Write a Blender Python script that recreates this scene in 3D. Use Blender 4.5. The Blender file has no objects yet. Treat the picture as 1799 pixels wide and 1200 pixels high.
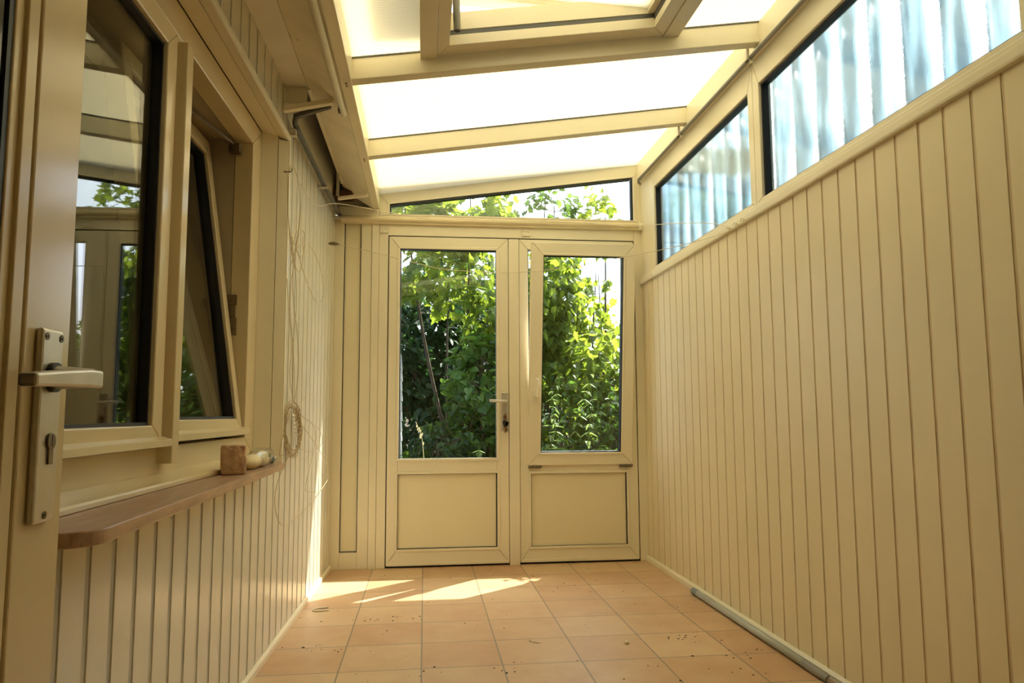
import bpy, bmesh, math, random
from mathutils import Vector, Matrix
random.seed(7)
sc = bpy.context.scene
COL = sc.collection

# ------------------------------------------------------------------ camera
cam_d = bpy.data.cameras.new('camera')
cam = bpy.data.objects.new('camera', cam_d)
COL.objects.link(cam)
cam_d.sensor_width = 36.0
cam_d.lens = 36.0 * 1282.34 / 1799.0
cam_d.clip_start = 0.02
YAW, PITCH, ROLL = 0.1192, 0.09863, -0.00511
fw = Vector((math.sin(YAW) * math.cos(PITCH), math.cos(YAW) * math.cos(PITCH), math.sin(PITCH)))
rt = Vector((math.cos(YAW), -math.sin(YAW), 0))
up = rt.cross(fw)
r2 = math.cos(ROLL) * rt + math.sin(ROLL) * up
u2 = -math.sin(ROLL) * rt + math.cos(ROLL) * up
M = Matrix((r2, u2, -fw)).transposed().to_4x4()
M.translation = Vector((0, 0, 0.92923))
cam.matrix_world = M
sc.camera = cam

# ------------------------------------------------------------------ sky, sun, exposure
world = bpy.data.worlds.new('sky')
sc.world = world
world.use_nodes = True
wn = world.node_tree
wn.nodes.clear()
w_out = wn.nodes.new('ShaderNodeOutputWorld')
w_bg = wn.nodes.new('ShaderNodeBackground')
w_sky = wn.nodes.new('ShaderNodeTexSky')
w_sky.sky_type = 'NISHITA'
w_sky.sun_disc = False
w_sky.sun_elevation = math.radians(51.5)
w_sky.sun_rotation = math.atan2(0.489, 0.384)
w_sky.air_density = 0.8
w_sky.dust_density = 4.0
w_bg.inputs['Strength'].default_value = 0.52
wn.links.new(w_sky.outputs[0], w_bg.inputs[0])
wn.links.new(w_bg.outputs[0], w_out.inputs[0])

sun_d = bpy.data.lights.new('sun', 'SUN')
sun_d.energy = 10.0
sun_d.angle = math.radians(0.55)
sun_d.color = (1.0, 0.965, 0.88)
sun = bpy.data.objects.new('sun', sun_d)
COL.objects.link(sun)
sun.location = (4, 8, 8)
sun.rotation_euler = Vector((-0.489, -0.384, -0.783)).to_track_quat('-Z', 'Y').to_euler()

sc.view_settings.view_transform = 'Standard'
sc.view_settings.look = 'None'
sc.view_settings.gamma = 1.0
sc.view_settings.use_curve_mapping = False
sc.view_settings.exposure = 0.75
cy = sc.cycles
cy.max_bounces = 10
cy.diffuse_bounces = 6
cy.glossy_bounces = 4
cy.transmission_bounces = 8
cy.transparent_max_bounces = 16
cy.sample_clamp_indirect = 8.0
cy.caustics_reflective = False
cy.caustics_refractive = True
cy.use_denoising = True

# ------------------------------------------------------------------ materials
def mat(name):
    m = bpy.data.materials.new(name)
    m.use_nodes = True
    nt = m.node_tree
    nt.nodes.clear()
    out = nt.nodes.new('ShaderNodeOutputMaterial')
    return m, nt, out

def N(nt, t, **kw):
    n = nt.nodes.new(t)
    for k, v in kw.items():
        if hasattr(n, k):
            setattr(n, k, v)
        else:
            n.inputs[k.replace('_', ' ')].default_value = v
    return n

def rgb(c):
    return (c[0], c[1], c[2], 1.0)

def plain(name, col, rough=0.4, metal=0.0, var=0.06, scale=6.0, bump=0.0, bscale=60.0, spec=0.5, stretch=(1, 1, 1), spots=None):
    m, nt, out = mat(name)
    p = N(nt, 'ShaderNodeBsdfPrincipled')
    p.inputs['Roughness'].default_value = rough
    p.inputs['Metallic'].default_value = metal
    p.inputs['Specular IOR Level'].default_value = spec
    tc = N(nt, 'ShaderNodeTexCoord')
    mp = N(nt, 'ShaderNodeMapping')
    mp.inputs['Scale'].default_value = stretch
    nt.links.new(tc.outputs['Object'], mp.inputs[0])
    nz = N(nt, 'ShaderNodeTexNoise')
    nz.inputs['Scale'].default_value = scale
    nz.inputs['Detail'].default_value = 4.0
    nt.links.new(mp.outputs[0], nz.inputs['Vector'])
    cr = N(nt, 'ShaderNodeValToRGB')
    cr.color_ramp.elements[0].position = 0.3
    cr.color_ramp.elements[1].position = 0.7
    cr.color_ramp.elements[0].color = rgb([c * (1 - var) for c in col])
    cr.color_ramp.elements[1].color = rgb([min(1, c * (1 + var)) for c in col])
    nt.links.new(nz.outputs[0], cr.inputs[0])
    colout = cr.outputs[0]
    if spots:
        n2 = N(nt, 'ShaderNodeTexNoise')
        n2.inputs['Scale'].default_value = spots[1]
        n2.inputs['Detail'].default_value = 6.0
        nt.links.new(mp.outputs[0], n2.inputs['Vector'])
        r3 = N(nt, 'ShaderNodeValToRGB')
        r3.color_ramp.elements[0].position = spots[2]
        r3.color_ramp.elements[1].position = min(1, spots[2] + 0.08)
        nt.links.new(n2.outputs[0], r3.inputs[0])
        mx = N(nt, 'ShaderNodeMix', data_type='RGBA')
        nt.links.new(r3.outputs[0], mx.inputs[0])
        nt.links.new(colout, mx.inputs[6])
        mx.inputs[7].default_value = rgb(spots[0])
        colout = mx.outputs[2]
    nt.links.new(colout, p.inputs['Base Color'])
    if bump:
        nb = N(nt, 'ShaderNodeTexNoise')
        nb.inputs['Scale'].default_value = bscale
        nb.inputs['Detail'].default_value = 3.0
        nt.links.new(mp.outputs[0], nb.inputs['Vector'])
        b = N(nt, 'ShaderNodeBump')
        b.inputs['Strength'].default_value = bump
        b.inputs['Distance'].default_value = 0.01
        nt.links.new(nb.outputs[0], b.inputs['Height'])
        nt.links.new(b.outputs[0], p.inputs['Normal'])
    nt.links.new(p.outputs[0], out.inputs[0])
    return m

CREAM = (0.80, 0.74, 0.57)
m_pvc = plain('cream_pvc', CREAM, rough=0.33, var=0.03, scale=3, bump=0.02, bscale=14)
m_pvc_gloss = plain('glossy_cream_pvc', (0.68, 0.575, 0.37), rough=0.18, spec=0.3, var=0.03, scale=3, bump=0.035, bscale=7)
m_panel = plain('cream_infill_panel', (0.80, 0.73, 0.52), rough=0.45, var=0.03, scale=2, bump=0.01, bscale=9)
m_clad_r = plain('cream_cladding', (0.78, 0.69, 0.48), rough=0.40, var=0.04, scale=2.0, bump=0.03, bscale=5)
m_groove_r = plain('tan_groove', (0.64, 0.52, 0.33), rough=0.6, var=0.15, scale=9)
m_clad_l = plain('white_cladding', (0.72, 0.69, 0.58), rough=0.22, var=0.03, scale=3, bump=0.03, bscale=6)
m_groove_l = plain('grey_groove', (0.47, 0.46, 0.39), rough=0.5, var=0.1, scale=9)
m_soffit_g = plain('greyish_soffit_board', (0.80, 0.77, 0.68), rough=0.6, var=0.06, scale=5, spots=((0.30, 0.15, 0.07), 8.0, 0.73))
m_soffit = plain('weathered_soffit_board', (0.86, 0.79, 0.62), rough=0.55, var=0.08, scale=5, spots=((0.30, 0.13, 0.05), 7.0, 0.70))
m_grey = plain('grey_board', (0.72, 0.70, 0.62), rough=0.6, var=0.06, scale=4)
m_black = plain('black_rubber', (0.012, 0.013, 0.015), rough=0.5, var=0.1)
m_darkgrey = plain('dark_grey_plastic', (0.10, 0.10, 0.095), rough=0.5, var=0.1)
m_greyrail = plain('grey_rail', (0.24, 0.23, 0.19), rough=0.45, var=0.1)
m_brown = plain('dark_brown_timber', (0.10, 0.045, 0.022), rough=0.8, var=0.25, scale=12)
m_marble = plain('brown_marble', (0.42, 0.27, 0.18), rough=0.30, var=0.22, scale=5, stretch=(14, 1.6, 8), spots=((0.10, 0.06, 0.04), 3.0, 0.70))
m_alu = plain('brushed_aluminium', (0.60, 0.57, 0.50), rough=0.34, metal=0.55, var=0.05, scale=40)
m_steel = plain('dark_steel', (0.20, 0.16, 0.11), rough=0.4, metal=0.8, var=0.2, scale=50)
m_chrome = plain('bright_aluminium', (0.80, 0.78, 0.74), rough=0.25, metal=1.0, var=0.05, scale=40)
m_poletube = plain('grey_plastic_tube', (0.42, 0.44, 0.40), rough=0.4, var=0.06, scale=10)
m_cap = plain('blue_grey_cap', (0.22, 0.27, 0.28), rough=0.5, var=0.1)
m_white = plain('white_plastic', (0.80, 0.76, 0.62), rough=0.35, var=0.03)
m_string = plain('natural_string', (0.52, 0.42, 0.25), rough=0.9, var=0.15, scale=60)
m_line = plain('white_cord', (0.72, 0.66, 0.50), rough=0.8, var=0.1, scale=60)
m_block = plain('rough_brown_block', (0.56, 0.37, 0.24), rough=0.95, var=0.22, scale=28, bump=0.6, bscale=60)
m_foam = plain('pale_yellow_foam', (0.78, 0.66, 0.38), rough=0.7, var=0.1, scale=20, bump=0.3, bscale=30)
m_keyblack = plain('black_key_plastic', (0.02, 0.018, 0.016), rough=0.4)
m_brass = plain('worn_brass', (0.38, 0.22, 0.10), rough=0.35, metal=0.9, var=0.2, scale=40)
m_debris = plain('dark_crumbs', (0.05, 0.035, 0.02), rough=0.9, var=0.4, scale=80)
m_ledge = plain('mildewed_cream_paint', (0.74, 0.64, 0.42), rough=0.6, var=0.08, scale=10, bump=0.3, bscale=70, stretch=(0.6, 3, 3), spots=((0.32, 0.25, 0.14), 9.0, 0.66))
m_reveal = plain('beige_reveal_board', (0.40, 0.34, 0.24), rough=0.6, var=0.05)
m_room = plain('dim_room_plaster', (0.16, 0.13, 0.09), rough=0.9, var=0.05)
m_house = plain('house_render', (0.45, 0.42, 0.36), rough=0.9, var=0.1)
m_neigh = plain('grey_neighbour_wall', (0.22, 0.24, 0.26), rough=0.9, var=0.2, scale=1.5)
m_soil = plain('dark_soil', (0.06, 0.05, 0.03), rough=1.0, var=0.3, scale=4)
m_bark = plain('brown_bark', (0.10, 0.075, 0.05), rough=0.95, var=0.3, scale=15, bump=0.5)
m_slate = plain('pale_slate', (0.62, 0.64, 0.66), rough=0.6, var=0.15, scale=7)

def fresnel(nt, ior):
    """Fresnel weight that is the same on both faces of a thin pane"""
    geo = N(nt, 'ShaderNodeNewGeometry')
    m1 = N(nt, 'ShaderNodeMath', operation='MULTIPLY_ADD')
    nt.links.new(geo.outputs['Backfacing'], m1.inputs[0]); m1.inputs[1].default_value = -2.0; m1.inputs[2].default_value = 1.0
    m2 = N(nt, 'ShaderNodeMath', operation='POWER')
    m2.inputs[0].default_value = ior
    nt.links.new(m1.outputs[0], m2.inputs[1])
    fr = N(nt, 'ShaderNodeFresnel')
    nt.links.new(m2.outputs[0], fr.inputs['IOR'])
    return fr

def glass_mat(name, ior, tint, rough=0.0):
    m, nt, out = mat(name)
    fr = fresnel(nt, ior)
    tr = N(nt, 'ShaderNodeBsdfTransparent')
    tr.inputs[0].default_value = rgb(tint)
    gl = N(nt, 'ShaderNodeBsdfGlossy')
    gl.inputs['Roughness'].default_value = rough
    mx = N(nt, 'ShaderNodeMixShader')
    nt.links.new(fr.outputs[0], mx.inputs[0])
    nt.links.new(tr.outputs[0], mx.inputs[1])
    nt.links.new(gl.outputs[0], mx.inputs[2])
    nt.links.new(mx.outputs[0], out.inputs[0])
    return m
m_glass = glass_mat('clear_glass', 1.5, (0.86, 0.89, 0.85))
m_glass_d = glass_mat('double_glazing', 1.55, (0.92, 0.95, 0.92))
m_blackglass = plain('dark_glazing', (0.006, 0.007, 0.006), rough=0.12, var=0.1)

def bag_mat():
    m, nt, out = mat('clear_plastic_film')
    tr = N(nt, 'ShaderNodeBsdfTransparent')
    gl = N(nt, 'ShaderNodeBsdfGlossy')
    gl.inputs['Roughness'].default_value = 0.12
    fr = fresnel(nt, 1.8)
    mx = N(nt, 'ShaderNodeMixShader')
    nt.links.new(fr.outputs[0], mx.inputs[0])
    nt.links.new(tr.outputs[0], mx.inputs[1])
    nt.links.new(gl.outputs[0], mx.inputs[2])
    nt.links.new(mx.outputs[0], out.inputs[0])
    return m
m_bag = bag_mat()

def roof_mat():
    m, nt, out = mat('cream_polycarbonate')
    tc = N(nt, 'ShaderNodeTexCoord')
    wv = N(nt, 'ShaderNodeTexWave', wave_type='BANDS', bands_direction='Y')
    wv.inputs['Scale'].default_value = 22.0
    nt.links.new(tc.outputs['Object'], wv.inputs[0])
    nz = N(nt, 'ShaderNodeTexNoise')
    nz.inputs['Scale'].default_value = 5.0
    nt.links.new(tc.outputs['Object'], nz.inputs[0])
    cr = N(nt, 'ShaderNodeValToRGB')
    cr.color_ramp.elements[0].color = rgb((0.60, 0.56, 0.41))
    cr.color_ramp.elements[1].color = rgb((0.70, 0.665, 0.505))
    nt.links.new(wv.outputs[0], cr.inputs[0])
    t = N(nt, 'ShaderNodeBsdfTranslucent')
    nt.links.new(cr.outputs[0], t.inputs[0])
    d = N(nt, 'ShaderNodeBsdfDiffuse')
    d.inputs[0].default_value = rgb((0.75, 0.68, 0.48))
    g = N(nt, 'ShaderNodeBsdfGlossy')
    g.inputs['Roughness'].default_value = 0.2
    a = N(nt, 'ShaderNodeMixShader')
    a.inputs[0].default_value = 0.15
    nt.links.new(t.outputs[0], a.inputs[1])
    nt.links.new(d.outputs[0], a.inputs[2])
    b = N(nt, 'ShaderNodeMixShader')
    b.inputs[0].default_value = 0.04
    nt.links.new(a.outputs[0], b.inputs[1])
    nt.links.new(g.outputs[0], b.inputs[2])
    nt.links.new(b.outputs[0], out.inputs[0])
    return m
m_roof = roof_mat()

def corr_mat():
    """tinted translucent sheet, light streaks of the corrugation painted in as tint"""
    m, nt, out = mat('blue_green_corrugated_plastic')
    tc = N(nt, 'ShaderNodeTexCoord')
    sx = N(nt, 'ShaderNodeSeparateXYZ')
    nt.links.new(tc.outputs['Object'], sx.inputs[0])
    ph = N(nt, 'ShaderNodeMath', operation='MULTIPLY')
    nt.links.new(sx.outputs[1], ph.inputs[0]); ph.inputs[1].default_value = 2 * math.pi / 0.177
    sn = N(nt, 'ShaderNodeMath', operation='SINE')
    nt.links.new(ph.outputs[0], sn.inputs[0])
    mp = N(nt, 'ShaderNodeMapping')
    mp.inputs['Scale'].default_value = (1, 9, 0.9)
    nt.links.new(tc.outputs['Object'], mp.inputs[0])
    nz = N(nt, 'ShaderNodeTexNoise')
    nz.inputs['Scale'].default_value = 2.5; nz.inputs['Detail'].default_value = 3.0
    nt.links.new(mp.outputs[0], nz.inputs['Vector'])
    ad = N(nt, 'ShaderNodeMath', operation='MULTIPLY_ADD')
    nt.links.new(sn.outputs[0], ad.inputs[0]); ad.inputs[1].default_value = 0.26  # sine tint stands in for refraction streaks through the corrugated sheet
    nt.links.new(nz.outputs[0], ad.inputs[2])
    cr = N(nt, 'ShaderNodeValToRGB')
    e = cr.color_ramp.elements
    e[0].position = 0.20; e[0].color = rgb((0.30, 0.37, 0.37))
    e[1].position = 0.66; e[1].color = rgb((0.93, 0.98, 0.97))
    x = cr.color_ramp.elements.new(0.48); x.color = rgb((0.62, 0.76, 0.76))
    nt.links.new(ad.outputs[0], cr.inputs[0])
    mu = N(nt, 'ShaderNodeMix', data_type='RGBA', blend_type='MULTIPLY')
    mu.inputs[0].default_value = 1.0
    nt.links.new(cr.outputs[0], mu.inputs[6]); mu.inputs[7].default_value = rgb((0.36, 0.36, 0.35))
    t = N(nt, 'ShaderNodeBsdfTranslucent')
    nt.links.new(mu.outputs[2], t.inputs[0])
    tr = N(nt, 'ShaderNodeBsdfTransparent')
    nt.links.new(cr.outputs[0], tr.inputs[0])
    g = N(nt, 'ShaderNodeBsdfGlossy')
    g.inputs['Roughness'].default_value = 0.15
    a = N(nt, 'ShaderNodeMixShader')
    a.inputs[0].default_value = 0.68
    nt.links.new(t.outputs[0], a.inputs[1])
    nt.links.new(tr.outputs[0], a.inputs[2])
    fr = fresnel(nt, 1.5)
    b = N(nt, 'ShaderNodeMixShader')
    nt.links.new(fr.outputs[0], b.inputs[0])
    nt.links.new(a.outputs[0], b.inputs[1])
    nt.links.new(g.outputs[0], b.inputs[2])
    nt.links.new(b.outputs[0], out.inputs[0])
    return m
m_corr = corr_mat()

def obscure_mat():
    m, nt, out = mat('obscured_glass')
    tc = N(nt, 'ShaderNodeTexCoord')
    vz = N(nt, 'ShaderNodeTexNoise')
    vz.inputs['Scale'].default_value = 130.0
    vz.inputs['Detail'].default_value = 2.0
    nt.links.new(tc.outputs['Object'], vz.inputs['Vector'])
    b = N(nt, 'ShaderNodeBump')
    b.inputs['Strength'].default_value = 0.06
    b.inputs['Distance'].default_value = 0.003
    nt.links.new(vz.outputs[0], b.inputs['Height'])
    g = N(nt, 'ShaderNodeBsdfGlass')
    g.inputs['Roughness'].default_value = 0.06
    g.inputs['IOR'].default_value = 1.30
    g.inputs[0].default_value = rgb((0.93, 0.97, 1.0))
    nt.links.new(b.outputs[0], g.inputs['Normal'])
    nt.links.new(g.outputs[0], out.inputs[0])
    return m
m_obscure = obscure_mat()

def tile_mat():
    m, nt, out = mat('terracotta_floor_tile')
    p = N(nt, 'ShaderNodeBsdfPrincipled')
    p.inputs['Roughness'].default_value = 0.38
    tc = N(nt, 'ShaderNodeTexCoord')
    sx = N(nt, 'ShaderNodeSeparateXYZ')
    nt.links.new(tc.outputs['Object'], sx.inputs[0])
    def cell(sock, off):
        a = N(nt, 'ShaderNodeMath', operation='ADD')
        nt.links.new(sock, a.inputs[0]); a.inputs[1].default_value = off
        d = N(nt, 'ShaderNodeMath', operation='DIVIDE')
        nt.links.new(a.outputs[0], d.inputs[0]); d.inputs[1].default_value = 0.3
        fl = N(nt, 'ShaderNodeMath', operation='FLOOR')
        nt.links.new(d.outputs[0], fl.inputs[0])
        fr = N(nt, 'ShaderNodeMath', operation='FRACT')
        nt.links.new(d.outputs[0], fr.inputs[0])
        s = N(nt, 'ShaderNodeMath', operation='SUBTRACT')
        nt.links.new(fr.outputs[0], s.inputs[0]); s.inputs[1].default_value = 0.5
        ab = N(nt, 'ShaderNodeMath', operation='ABSOLUTE')
        nt.links.new(s.outputs[0], ab.inputs[0])
        return fl.outputs[0], ab.outputs[0]
    cx, dx = cell(sx.outputs[0], 0.305 + 6.0)
    cyy, dy = cell(sx.outputs[1], -4.6023 + 12.0)
    mxx = N(nt, 'ShaderNodeMath', operation='MAXIMUM')
    nt.links.new(dx, mxx.inputs[0]); nt.links.new(dy, mxx.inputs[1])
    gr = N(nt, 'ShaderNodeMapRange')
    gr.inputs[1].default_value = 0.4895; gr.inputs[2].default_value = 0.4915
    nt.links.new(mxx.outputs[0], gr.inputs[0])
    cv = N(nt, 'ShaderNodeCombineXYZ')
    nt.links.new(cx, cv.inputs[0]); nt.links.new(cyy, cv.inputs[1])
    wnz = N(nt, 'ShaderNodeTexWhiteNoise', noise_dimensions='3D')
    nt.links.new(cv.outputs[0], wnz.inputs['Vector'])
    nz = N(nt, 'ShaderNodeTexNoise')
    nz.inputs['Scale'].default_value = 5.0; nz.inputs['Detail'].default_value = 8.0; nz.inputs['Roughness'].default_value = 0.65
    nt.links.new(tc.outputs['Object'], nz.inputs['Vector'])
    ad = N(nt, 'ShaderNodeMath', operation='MULTIPLY_ADD')
    nt.links.new(wnz.outputs[0], ad.inputs[0]); ad.inputs[1].default_value = 0.42
    nt.links.new(nz.outputs[0], ad.inputs[2])
    cr = N(nt, 'ShaderNodeValToRGB')
    cr.color_ramp.elements[0].position = 0.38; cr.color_ramp.elements[1].position = 0.98
    cr.color_ramp.elements[0].color = rgb((0.50, 0.29, 0.155))
    cr.color_ramp.elements[1].color = rgb((0.64, 0.46, 0.27))
    nt.links.new(ad.outputs[0], cr.inputs[0])
    mx = N(nt, 'ShaderNodeMix', data_type='RGBA')
    nt.links.new(gr.outputs[0], mx.inputs[0])
    nt.links.new(cr.outputs[0], mx.inputs[6])
    mx.inputs[7].default_value = rgb((0.24, 0.19, 0.13))
    nt.links.new(mx.outputs[2], p.inputs['Base Color'])
    # fine handmade-tile relief and sunken joints
    n2 = N(nt, 'ShaderNodeTexNoise')
    n2.inputs['Scale'].default_value = 45.0; n2.inputs['Detail'].default_value = 4.0
    nt.links.new(tc.outputs['Object'], n2.inputs['Vector'])
    h = N(nt, 'ShaderNodeMath', operation='MULTIPLY_ADD')
    nt.links.new(gr.outputs[0], h.inputs[0]); h.inputs[1].default_value = -1.0
    nt.links.new(n2.outputs[0], h.inputs[2])
    b = N(nt, 'ShaderNodeBump')
    b.inputs['Strength'].default_value = 0.12; b.inputs['Distance'].default_value = 0.004
    nt.links.new(h.outputs[0], b.inputs['Height'])
    nt.links.new(b.outputs[0], p.inputs['Normal'])
    nt.links.new(p.outputs[0], out.inputs[0])
    return m
m_tile = tile_mat()

def leaf_mat(name, dark, light, trans, tw=0.5):
    m, nt, out = mat(name)
    geo = N(nt, 'ShaderNodeNewGeometry')
    cr = N(nt, 'ShaderNodeValToRGB')
    cr.color_ramp.elements[0].color = rgb(dark)
    cr.color_ramp.elements[1].color = rgb(light)
    nt.links.new(geo.outputs['Random Per Island'], cr.inputs[0])
    d = N(nt, 'ShaderNodeBsdfPrincipled')
    d.inputs['Roughness'].default_value = 0.42
    nt.links.new(cr.outputs[0], d.inputs['Base Color'])
    t = N(nt, 'ShaderNodeBsdfTranslucent')
    cr2 = N(nt, 'ShaderNodeValToRGB')
    cr2.color_ramp.elements[0].color = rgb([c * 0.6 for c in trans])
    cr2.color_ramp.elements[1].color = rgb(trans)
    nt.links.new(geo.outputs['Random Per Island'], cr2.inputs[0])
    nt.links.new(cr2.outputs[0], t.inputs[0])
    mx = N(nt, 'ShaderNodeMixShader')
    mx.inputs[0].default_value = tw
    nt.links.new(d.outputs[0], mx.inputs[1])
    nt.links.new(t.outputs[0], mx.inputs[2])
    nt.links.new(mx.outputs[0], out.inputs[0])
    return m
m_leaf_bright = leaf_mat('bright_leaf', (0.05, 0.11, 0.012), (0.13, 0.20, 0.03), (0.42, 0.55, 0.05), 0.55)
m_leaf_mid = leaf_mat('mid_green_leaf', (0.03, 0.09, 0.015), (0.08, 0.17, 0.03), (0.22, 0.40, 0.05), 0.45)
m_leaf_dark = leaf_mat('dark_green_leaf', (0.012, 0.045, 0.015), (0.04, 0.10, 0.03), (0.07, 0.18, 0.04), 0.35)
m_leaf_pale = leaf_mat('pale_nettle_leaf', (0.10, 0.16, 0.05), (0.22, 0.30, 0.11), (0.36, 0.48, 0.14), 0.45)
m_straw = plain('straw', (0.55, 0.48, 0.28), rough=0.9, var=0.2)

# ------------------------------------------------------------------ mesh helpers
class MB:
    def __init__(s):
        s.v = []; s.f = []; s.mi = []
    def add(s, vs, fs, mi=0):
        b = len(s.v)
        s.v += [tuple(v) for v in vs]
        s.f += [tuple(b + i for i in f) for f in fs]
        s.mi += [mi] * len(fs)
    def hexa(s, c, mi=0):            # 8 corners: bottom ring 0-3, top ring 4-7
        s.add(c, [(0, 3, 2, 1), (4, 5, 6, 7), (0, 1, 5, 4), (1, 2, 6, 5), (2, 3, 7, 6), (3, 0, 4, 7)], mi)
    def box(s, P, a0, a1, b0, b1, d0, d1, mi=0):
        s.hexa([P(a0, b0, d0), P(a1, b0, d0), P(a1, b1, d0), P(a0, b1, d0),
                P(a0, b0, d1), P(a1, b0, d1), P(a1, b1, d1), P(a0, b1, d1)], mi)
    def prism(s, P, poly, d0, d1, mi=0):
        n = len(poly)
        vs = [P(a, b, d0) for a, b in poly] + [P(a, b, d1) for a, b in poly]
        fs = [tuple(range(n))[::-1], tuple(range(n, 2 * n))]
        fs += [(i, (i + 1) % n, n + (i + 1) % n, n + i) for i in range(n)]
        s.add(vs, fs, mi)
    def frame(s, P, outer, inner, d0, d1, mi=0, gap=0.0006):
        """mitred frame between two matching polygons (lists of (a,b))"""
        n = len(outer)
        for i in range(n):
            j = (i + 1) % n
            o0, o1, i0, i1 = [Vector(q) for q in (outer[i], outer[j], inner[i], inner[j])]
            e = (o1 - o0).normalized() * gap
            s.prism(P, [o0 + e, o1 - e, i1 - e, i0 + e], d0, d1, mi)
    def rframe(s, P, a0, a1, b0, b1, w, d0, d1, mi=0):
        if not isinstance(w, (tuple, list)):
            w = (w, w, w, w)         # left, right, bottom, top
        s.frame(P, [(a0, b0), (a1, b0), (a1, b1), (a0, b1)],
                [(a0 + w[0], b0 + w[2]), (a1 - w[1], b0 + w[2]), (a1 - w[1], b1 - w[3]), (a0 + w[0], b1 - w[3])], d0, d1, mi)
    def tube(s, pts, r, n=8, mi=0, caps=True):
        pts = [Vector(p) for p in pts]
        rings = []
        up0 = None
        for i, p in enumerate(pts):
            t = (pts[min(i + 1, len(pts) - 1)] - pts[max(i - 1, 0)])
            if t.length < 1e-9:
                t = Vector((0, 0, 1))
            t.normalize()
            if up0 is None:
                up0 = Vector((0, 0, 1)) if abs(t.z) < 0.9 else Vector((1, 0, 0))
            x = (up0 - t * up0.dot(t))
            if x.length < 1e-6:
                x = t.orthogonal()
            x.normalize()
            up0 = x
            y = t.cross(x)
            rr = r[i] if isinstance(r, (list, tuple)) else r
            rings.append([p + (x * math.cos(2 * math.pi * k / n) + y * math.sin(2 * math.pi * k / n)) * rr for k in range(n)])
        vs = [v for ring in rings for v in ring]
        fs = []
        for i in range(len(pts) - 1):
            for k in range(n):
                a = i * n + k; b = i * n + (k + 1) % n
                fs.append((a, b, b + n, a + n))
        if caps:
            fs.append(tuple(range(n))[::-1])
            fs.append(tuple(range((len(pts) - 1) * n, len(pts) * n)))
        s.add(vs, fs, mi)
    def ball(s, c, r, nu=12, nv=8, sx=1, sy=1, sz=1, jit=0.0, mi=0):
        c = Vector(c)
        vs = [c + Vector((0, 0, -r * sz))]
        for j in range(1, nv):
            ph = -math.pi / 2 + math.pi * j / nv
            for i in range(nu):
                th = 2 * math.pi * i / nu
                q = r * (1 + random.uniform(-jit, jit))
                vs.append(c + Vector((q * sx * math.cos(ph) * math.cos(th), q * sy * math.cos(ph) * math.sin(th), q * sz * math.sin(ph))))
        vs.append(c + Vector((0, 0, r * sz)))
        fs = []
        for i in range(nu):
            fs.append((0, 1 + (i + 1) % nu, 1 + i))
        for j in range(nv - 2):
            for i in range(nu):
                a = 1 + j * nu + i; b = 1 + j * nu + (i + 1) % nu
                fs.append((a, b, b + nu, a + nu))
        t = len(vs) - 1; o = 1 + (nv - 2) * nu
        for i in range(nu):
            fs.append((o + i, o + (i + 1) % nu, t))
        s.add(vs, fs, mi)
    def build(s, name, mats, parent=None, bevel=0.0, smooth=False, recalc=True):
        me = bpy.data.meshes.new(name)
        me.from_pydata(s.v, [], s.f)
        if not isinstance(mats, (list, tuple)):
            mats = [mats]
        for m in mats:
            me.materials.append(m)
        if len(mats) > 1:
            me.polygons.foreach_set('material_index', s.mi)
        if recalc:
            bm = bmesh.new(); bm.from_mesh(me)
            bmesh.ops.recalc_face_normals(bm, faces=bm.faces)
            bm.to_mesh(me); bm.free()
        if smooth:
            me.polygons.foreach_set('use_smooth', [True] * len(me.polygons))
        me.update()
        o = bpy.data.objects.new(name, me)
        COL.objects.link(o)
        if parent is not None:
            o.parent = parent
        if bevel:
            b = o.modifiers.new('bevel', 'BEVEL')
            b.width = bevel; b.segments = 2; b.limit_method = 'ANGLE'; b.angle_limit = math.radians(40)
        return o

def tag(o, label, cat, kind=None, group=None):
    o['label'] = label
    o['category'] = cat
    if kind:
        o['kind'] = kind
    if group:
        o['group'] = group
    return o

def smooth_path(pts, n=8):
    pts = [Vector(p) for p in pts]
    P = [pts[0] * 2 - pts[1]] + pts + [pts[-1] * 2 - pts[-2]]
    out = []
    for i in range(1, len(P) - 2):
        a, b, c, d = P[i - 1:i + 3]
        for k in range(n):
            t = k / n
            out.append(0.5 * ((2 * b) + (c - a) * t + (2 * a - 5 * b + 4 * c - d) * t * t + (3 * b - a - 3 * c + d) * t ** 3))
    out.append(pts[-1])
    return out

# coordinate frames: W world; LW left wall (along y, height, out from the wall); RW right wall; BW back wall
YB = 4.605
XR = 1.413
def W(x, y, z): return (x, y, z)
def LW(y, z, n): return (-0.67 + 0.023 * y + n, y, z)
def RW(y, z, d): return (XR - d, y, z)
def BW(x, z, d): return (x, YB - d, z)
def roofz(x): return 2.58 + 0.15 * (x - 1.42)
Y0 = -1.6                                                   # near end of the room, behind the camera

# ------------------------------------------------------------------ floor
b = MB(); b.box(W, -0.75, XR + 0.1, Y0 - 0.1, YB + 0.06, -0.12, 0.0)
tag(b.build('floor', m_tile), 'terracotta square tile floor with grey joints and scattered dirt', 'floor', 'structure')

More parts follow.
